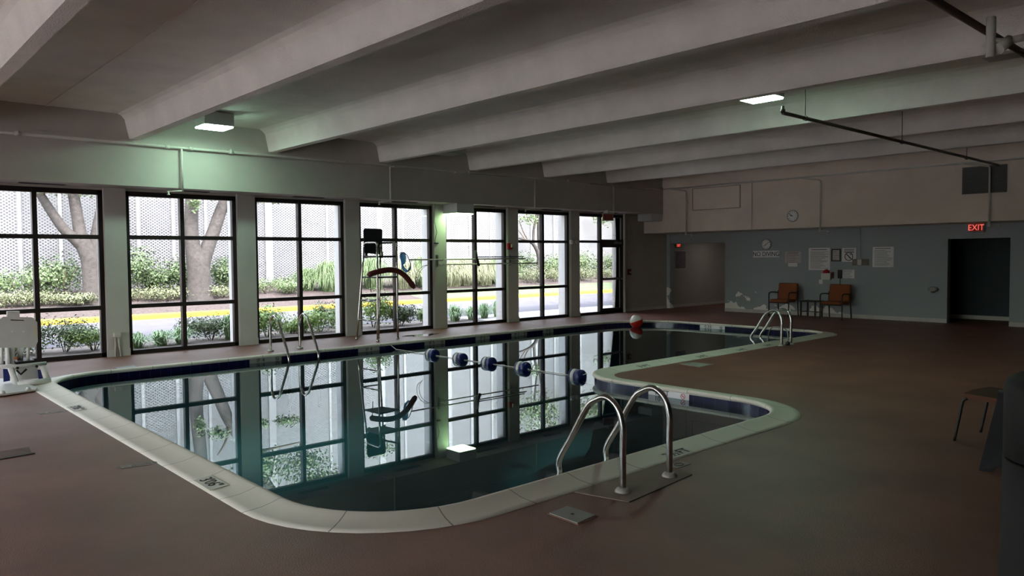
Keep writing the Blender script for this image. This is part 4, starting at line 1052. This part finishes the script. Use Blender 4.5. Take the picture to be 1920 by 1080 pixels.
# beyond the road
G3 = 'dark green bushes along the mesh wall'
for k, (px, y, w_, h_, lab) in enumerate(((40, 26.6, 2.4, 1.15, 'broad green bush low on the mesh wall, leftmost window'), (118, 26.6, 2.3, 1.6, 'tall green bush left of the first tree trunk'), (262, 26.8, 2.2, 1.75, 'tall dark bush in the left of the second window'), (300, 26.9, 1.2, .95, 'smaller dark bush right of the tall dark one'), (345, 26.8, 1.3, 1.3, 'dark bush left of the forked trunk'), (422, 26.9, 1.5, 1.4, 'dark bush right of the forked trunk'),
        (985, 26.8, 2.6, 1.55, 'green bush by the bare-branched tree, left side'), (1045, 26.9, 2.2, 1.45, 'green bush by the bare-branched tree, right side'), (1092, 26.8, 2.3, 1.5, 'green bush outside the glass door bay, left pane'), (1138, 26.9, 2.4, 1.5, 'green bush outside seen through the door glass'))):
    shrub(at(px, 520, Y=y).x, y, w_, h_, m_leafd if k in (2, 4, 5, 3) else m_leafm, lab, 2200, .05, G3, k+40)
G4 = 'low yellow-green shrubs on the mulch'
for k, (px, y, w_, h_, lab) in enumerate(((15, 25.4, 1.8, .6, 'low yellow-green shrub at the left edge'), (65, 25.6, 1.6, .55, 'low yellow-green shrub beside the first mullion'), (140, 25.4, 1.5, .45, 'low yellow-green shrub under the first tree'), (185, 25.6, 1.2, .4, 'low yellow-green shrub at the foot of the first trunk'), (255, 25.5, 1.6, .55, 'low yellow-green shrub at the left of the second window'), (310, 25.4, 1.8, .6, 'low yellow-green shrub before the second mullion'),
        (365, 25.6, 1.6, .55, 'low yellow-green shrub under the forked trunk'), (415, 25.5, 1.8, .6, 'low yellow-green shrub right of the forked trunk'), (500, 25.9, 2.2, .75, 'grey-green spreading shrub in the third window'), (545, 25.7, 1.8, .65, 'grey-green shrub left of the bright grass'),
        (985, 25.9, 2.6, .95, 'pale dry shrub under the bare tree, left'), (1040, 26.0, 2.2, .9, 'pale dry shrub under the bare tree, right'), (1092, 26.0, 2.0, .8, 'yellow-green shrub in front of the door bay bushes'), (1142, 26.0, 2.0, .8, 'yellow-green shrub seen through the door pane'))):
    shrub(at(px, 540, Y=y).x, y, w_, h_, m_leafy if k not in (8, 9) else m_leafm, lab, 1500, .036, G4, k+80)
G5 = 'fountain grasses on the slope'
for k, (px, y, r_, h_, mm, lab) in enumerate(((615, 26.0, 1.0, 1.25, m_grassb, 'bright green fountain grass at the right of the third window'), (575, 26.4, .8, .9, m_grassb, 'smaller green grass left of the bright fountain grass'), (700, 26.2, 1.1, 1.35, m_grassb, 'green fountain grass behind the lifeguard chair legs'), (755, 26.0, 1.1, 1.2, m_grassp, 'pale fountain grass right of the lifeguard chair'), (795, 26.2, 1.1, 1.4, m_grassb, 'green fountain grass at the right of the fourth window'),
        (845, 26.0, 1.2, 1.25, m_grassp, 'pale fountain grass at the left of the fifth window'), (872, 26.2, 1.2, 1.3, m_grassp, 'pale fountain grass before the fifth mullion'), (905, 26.0, 1.2, 1.25, m_grassp, 'pale fountain grass right of the fifth mullion'), (930, 26.3, 1.1, 1.2, m_grassb, 'green fountain grass at the right frame of the fifth window'))):
    grass(at(px, 540, Y=y).x, y, r_, h_, mm, lab, 1100, k+5, .0065, 1.5, G5)

# trees
def limb(mb, pts, r0, r1, n=10):
    sp = smooth([Vector(p) for p in pts], 4); k = len(sp)-1
    mb.tube(sp, 0, n, radii=[r0+(r1-r0)*i/k for i in range(k+1)])
def tree(name, label, trunk, limbs, twigs, crowns, m_l, leaf_n, leaf_s, seed):
    r_ = random.Random(seed); b0 = trunk[0][0]
    t = thing(name, label, 'tree', b0)
    mb = MB(); pts, rad = trunk; sp = smooth([Vector(p) for p in pts], 4)
    rr = []
    for a, b in zip(rad, rad[1:]): rr += [a+(b-a)*k/4 for k in range(4)]
    mb.tube(sp, 0, 14, radii=rr+[rad[-1]]); mb.build('trunk', m_bark, t)
    for L in limbs: mb = MB(); limb(mb, *L); mb.build('branch', m_bark, t)
    if twigs:
        mb = MB()
        for L in twigs: limb(mb, *L, 6)
        mb.build('twig', m_twig, t)
    mb = MB()
    for c, rad_, n in crowns: blob(mb, c, rad_, int(n*2.3), leaf_s, r_, shell=.15, flat_=1.)
    mb.build('crown', m_l, t, recalc=False)
    return t
def T(px, py, y): return tuple(at(px, py, Y=y))
y = 25.6
b0 = T(180, 575, y); b0 = (b0[0], y, ground_z(b0[0], y)-.1)
tree('shade_tree', 'grey-barked tree with spreading limbs outside the leftmost window', ([b0, T(176, 545, y), T(173, 515, y), T(169, 485, y), T(158, 462, y), T(150, 435, y), T(144, 400, y), T(136, 350, y), T(125, 250, y), T(118, 150, y), T(112, 60, y)], [.42, .31, .28, .27, .23, .18, .165, .155, .13, .11, .08]),
     [([T(172, 500, y), T(160, 470, y), T(140, 448, y), T(120, 430, y), T(95, 395, y), T(72, 358, y), T(40, 300, y)], .20, .10), ([T(172, 500, y+.1), T(176, 465, y+.15), T(182, 430, y+.2), T(190, 390, y+.2), T(215, 300, y), T(250, 200, y)], .19, .1)],
     [([T(136, 330, y), T(155, 290, y-.3), T(180, 250, y-.5)], .05, .02), ([T(80, 370, y), T(88, 352, y-.3), T(110, 345, y-.4)], .04, .015)],
     [(T(80, 352, y-.5), (.35, .35, .18), 70), (T(112, 352, y-.4), (.5, .4, .25), 90), (T(160, 358, y-.3), (.35, .4, .2), 60), (T(60, 150, y), (2.2, 2., 1.3), 1500), (T(180, 120, y-1), (2.3, 2., 1.5), 1500), (T(20, 250, y-1), (1.3, 1.3, .7), 500), (T(230, 220, y-1), (1.2, 1.3, .7), 500), (T(150, 20, y), (2.4, 2.4, 1.4), 1500)], m_leafd, 0, .06, 11)
y = 25.4
b0 = T(375, 560, y); b0 = (b0[0], y, ground_z(b0[0], y)-.1)
tree('shade_tree', 'thick forked tree outside the second window', ([b0, T(374, 540, y), T(373, 515, y), T(369, 490, y), T(362, 465, y), T(359, 435, y), T(359, 400, y), T(361, 360, y), T(364, 300, y), T(368, 150, y), T(380, 20, y)], [.46, .38, .36, .33, .24, .22, .21, .205, .19, .15, .1]),
     [([T(376, 520, y), T(381, 490, y), T(390, 462, y), T(402, 430, y), T(416, 390, y), T(432, 355, y), T(470, 280, y), T(530, 180, y)], .27, .14)],
     [([T(420, 375, y), T(412, 345, y-.3), T(395, 320, y-.5)], .06, .02), ([T(450, 318, y), T(490, 320, y-.4), T(560, 330, y-.7)], .07, .02), ([T(520, 200, y), T(600, 190, y-.5), T(700, 200, y-1)], .1, .03)],
     [(T(365, 378, y-.5), (.22, .3, .35), 60), (T(398, 362, y-.4), (.4, .4, .25), 90), (T(440, 380, y-.3), (.3, .4, .5), 80), (T(486, 372, y-.5), (.28, .3, .2), 45), (T(530, 372, y-.5), (.6, .5, .22), 130), (T(480, 290, y-.8), (1.1, 1., .75), 520), (T(580, 250, y-.8), (1.4, 1.2, .7), 600), (T(560, 290, y-.6), (1.1, 1., .6), 400),
      (T(700, 220, y-.8), (1.6, 1.3, .8), 700), (T(700, 300, y-.8), (.9, .8, .4), 220), (T(360, 120, y), (2.4, 2.2, 1.6), 1400), (T(520, 80, y-1), (2.6, 2.2, 1.6), 1500)], m_leafd, 0, .06, 12)
y = 26.0
b0 = T(1014, 535, y); b0 = (b0[0], y, ground_z(b0[0], y)-.1)
tree('shade_tree', 'slim tree with bare curving branches outside the sixth window', ([b0, T(1013, 510, y), T(1013, 490, y), T(1014, 465, y), T(1012, 440, y), T(1012, 400, y), T(1020, 350, y), T(1030, 280, y)], [.24, .19, .17, .15, .13, .11, .09, .07]),
     [([T(1013, 495, y), T(1008, 472, y), T(998, 456, y), T(984, 449, y), T(965, 445, y)], .12, .04), ([T(1000, 460, y), T(1001, 430, y), T(1005, 405, y), T(1002, 380, y), T(998, 330, y)], .075, .04)],
     [([T(986, 450, y), T(978, 440, y), T(970, 428, y)], .04, .012), ([T(992, 453, y), T(982, 436, y), T(975, 418, y), T(970, 405, y)], .04, .01), ([T(1001, 420, y), T(994, 412, y), T(985, 405, y)], .03, .01)],
     [(T(1000, 408, y-.3), (.5, .4, .5), 50), (T(985, 410, y-.3), (.5, .4, .35), 30), (T(1135, 410, y+1.), (1.2, .5, .5), 160), (T(1000, 330, y), (2.2, 2., 1.2), 700), (T(1060, 280, y), (2.8, 2.4, 1.6), 1300), (T(1110, 320, y), (2.2, 2.0, 1.1), 800)], m_leafm, 0, .065, 13)

# ------------------------------------------------------------------ light
sd = bpy.data.lights.new('sun', 'SUN'); sd.energy = 3.2; sd.angle = math.radians(.55); sd.color = (1., .97, .92)
so = bpy.data.objects.new('sun', sd); COL.objects.link(so)
az, el = math.radians(192), math.radians(52)         # the sun stands behind the building, high
dirv = Vector((math.sin(az)*math.cos(el), math.cos(az)*math.cos(el), math.sin(el)))
so.rotation_euler = dirv.to_track_quat('Z', 'Y').to_euler(); so.location = (10, -20, 30)
wd = bpy.data.worlds.new('world'); SC.world = wd; wd.use_nodes = True
nt = wd.node_tree; bg = nt.nodes['Background']
sk = nt.nodes.new('ShaderNodeTexSky'); sk.sky_type = 'NISHITA'; sk.sun_disc = False; sk.sun_elevation = el; sk.sun_rotation = az; sk.dust_density = 3.; sk.air_density = 1.2
hs = nt.nodes.new('ShaderNodeHueSaturation'); hs.inputs['Saturation'].default_value = .45
nt.links.new(sk.outputs[0], hs.inputs['Color']); nt.links.new(hs.outputs[0], bg.inputs['Color'])
bg.inputs['Strength'].default_value = 1.15

vs_ = SC.view_settings
vs_.view_transform = 'Standard'; vs_.look = 'None'; vs_.gamma = 1; vs_.exposure = 1.3; vs_.use_curve_mapping = False
cy = SC.cycles
cy.max_bounces = 10; cy.diffuse_bounces = 6; cy.glossy_bounces = 4; cy.transparent_max_bounces = 16
cy.caustics_reflective = False; cy.caustics_refractive = False; cy.sample_clamp_indirect = 4.
cy.use_denoising = True
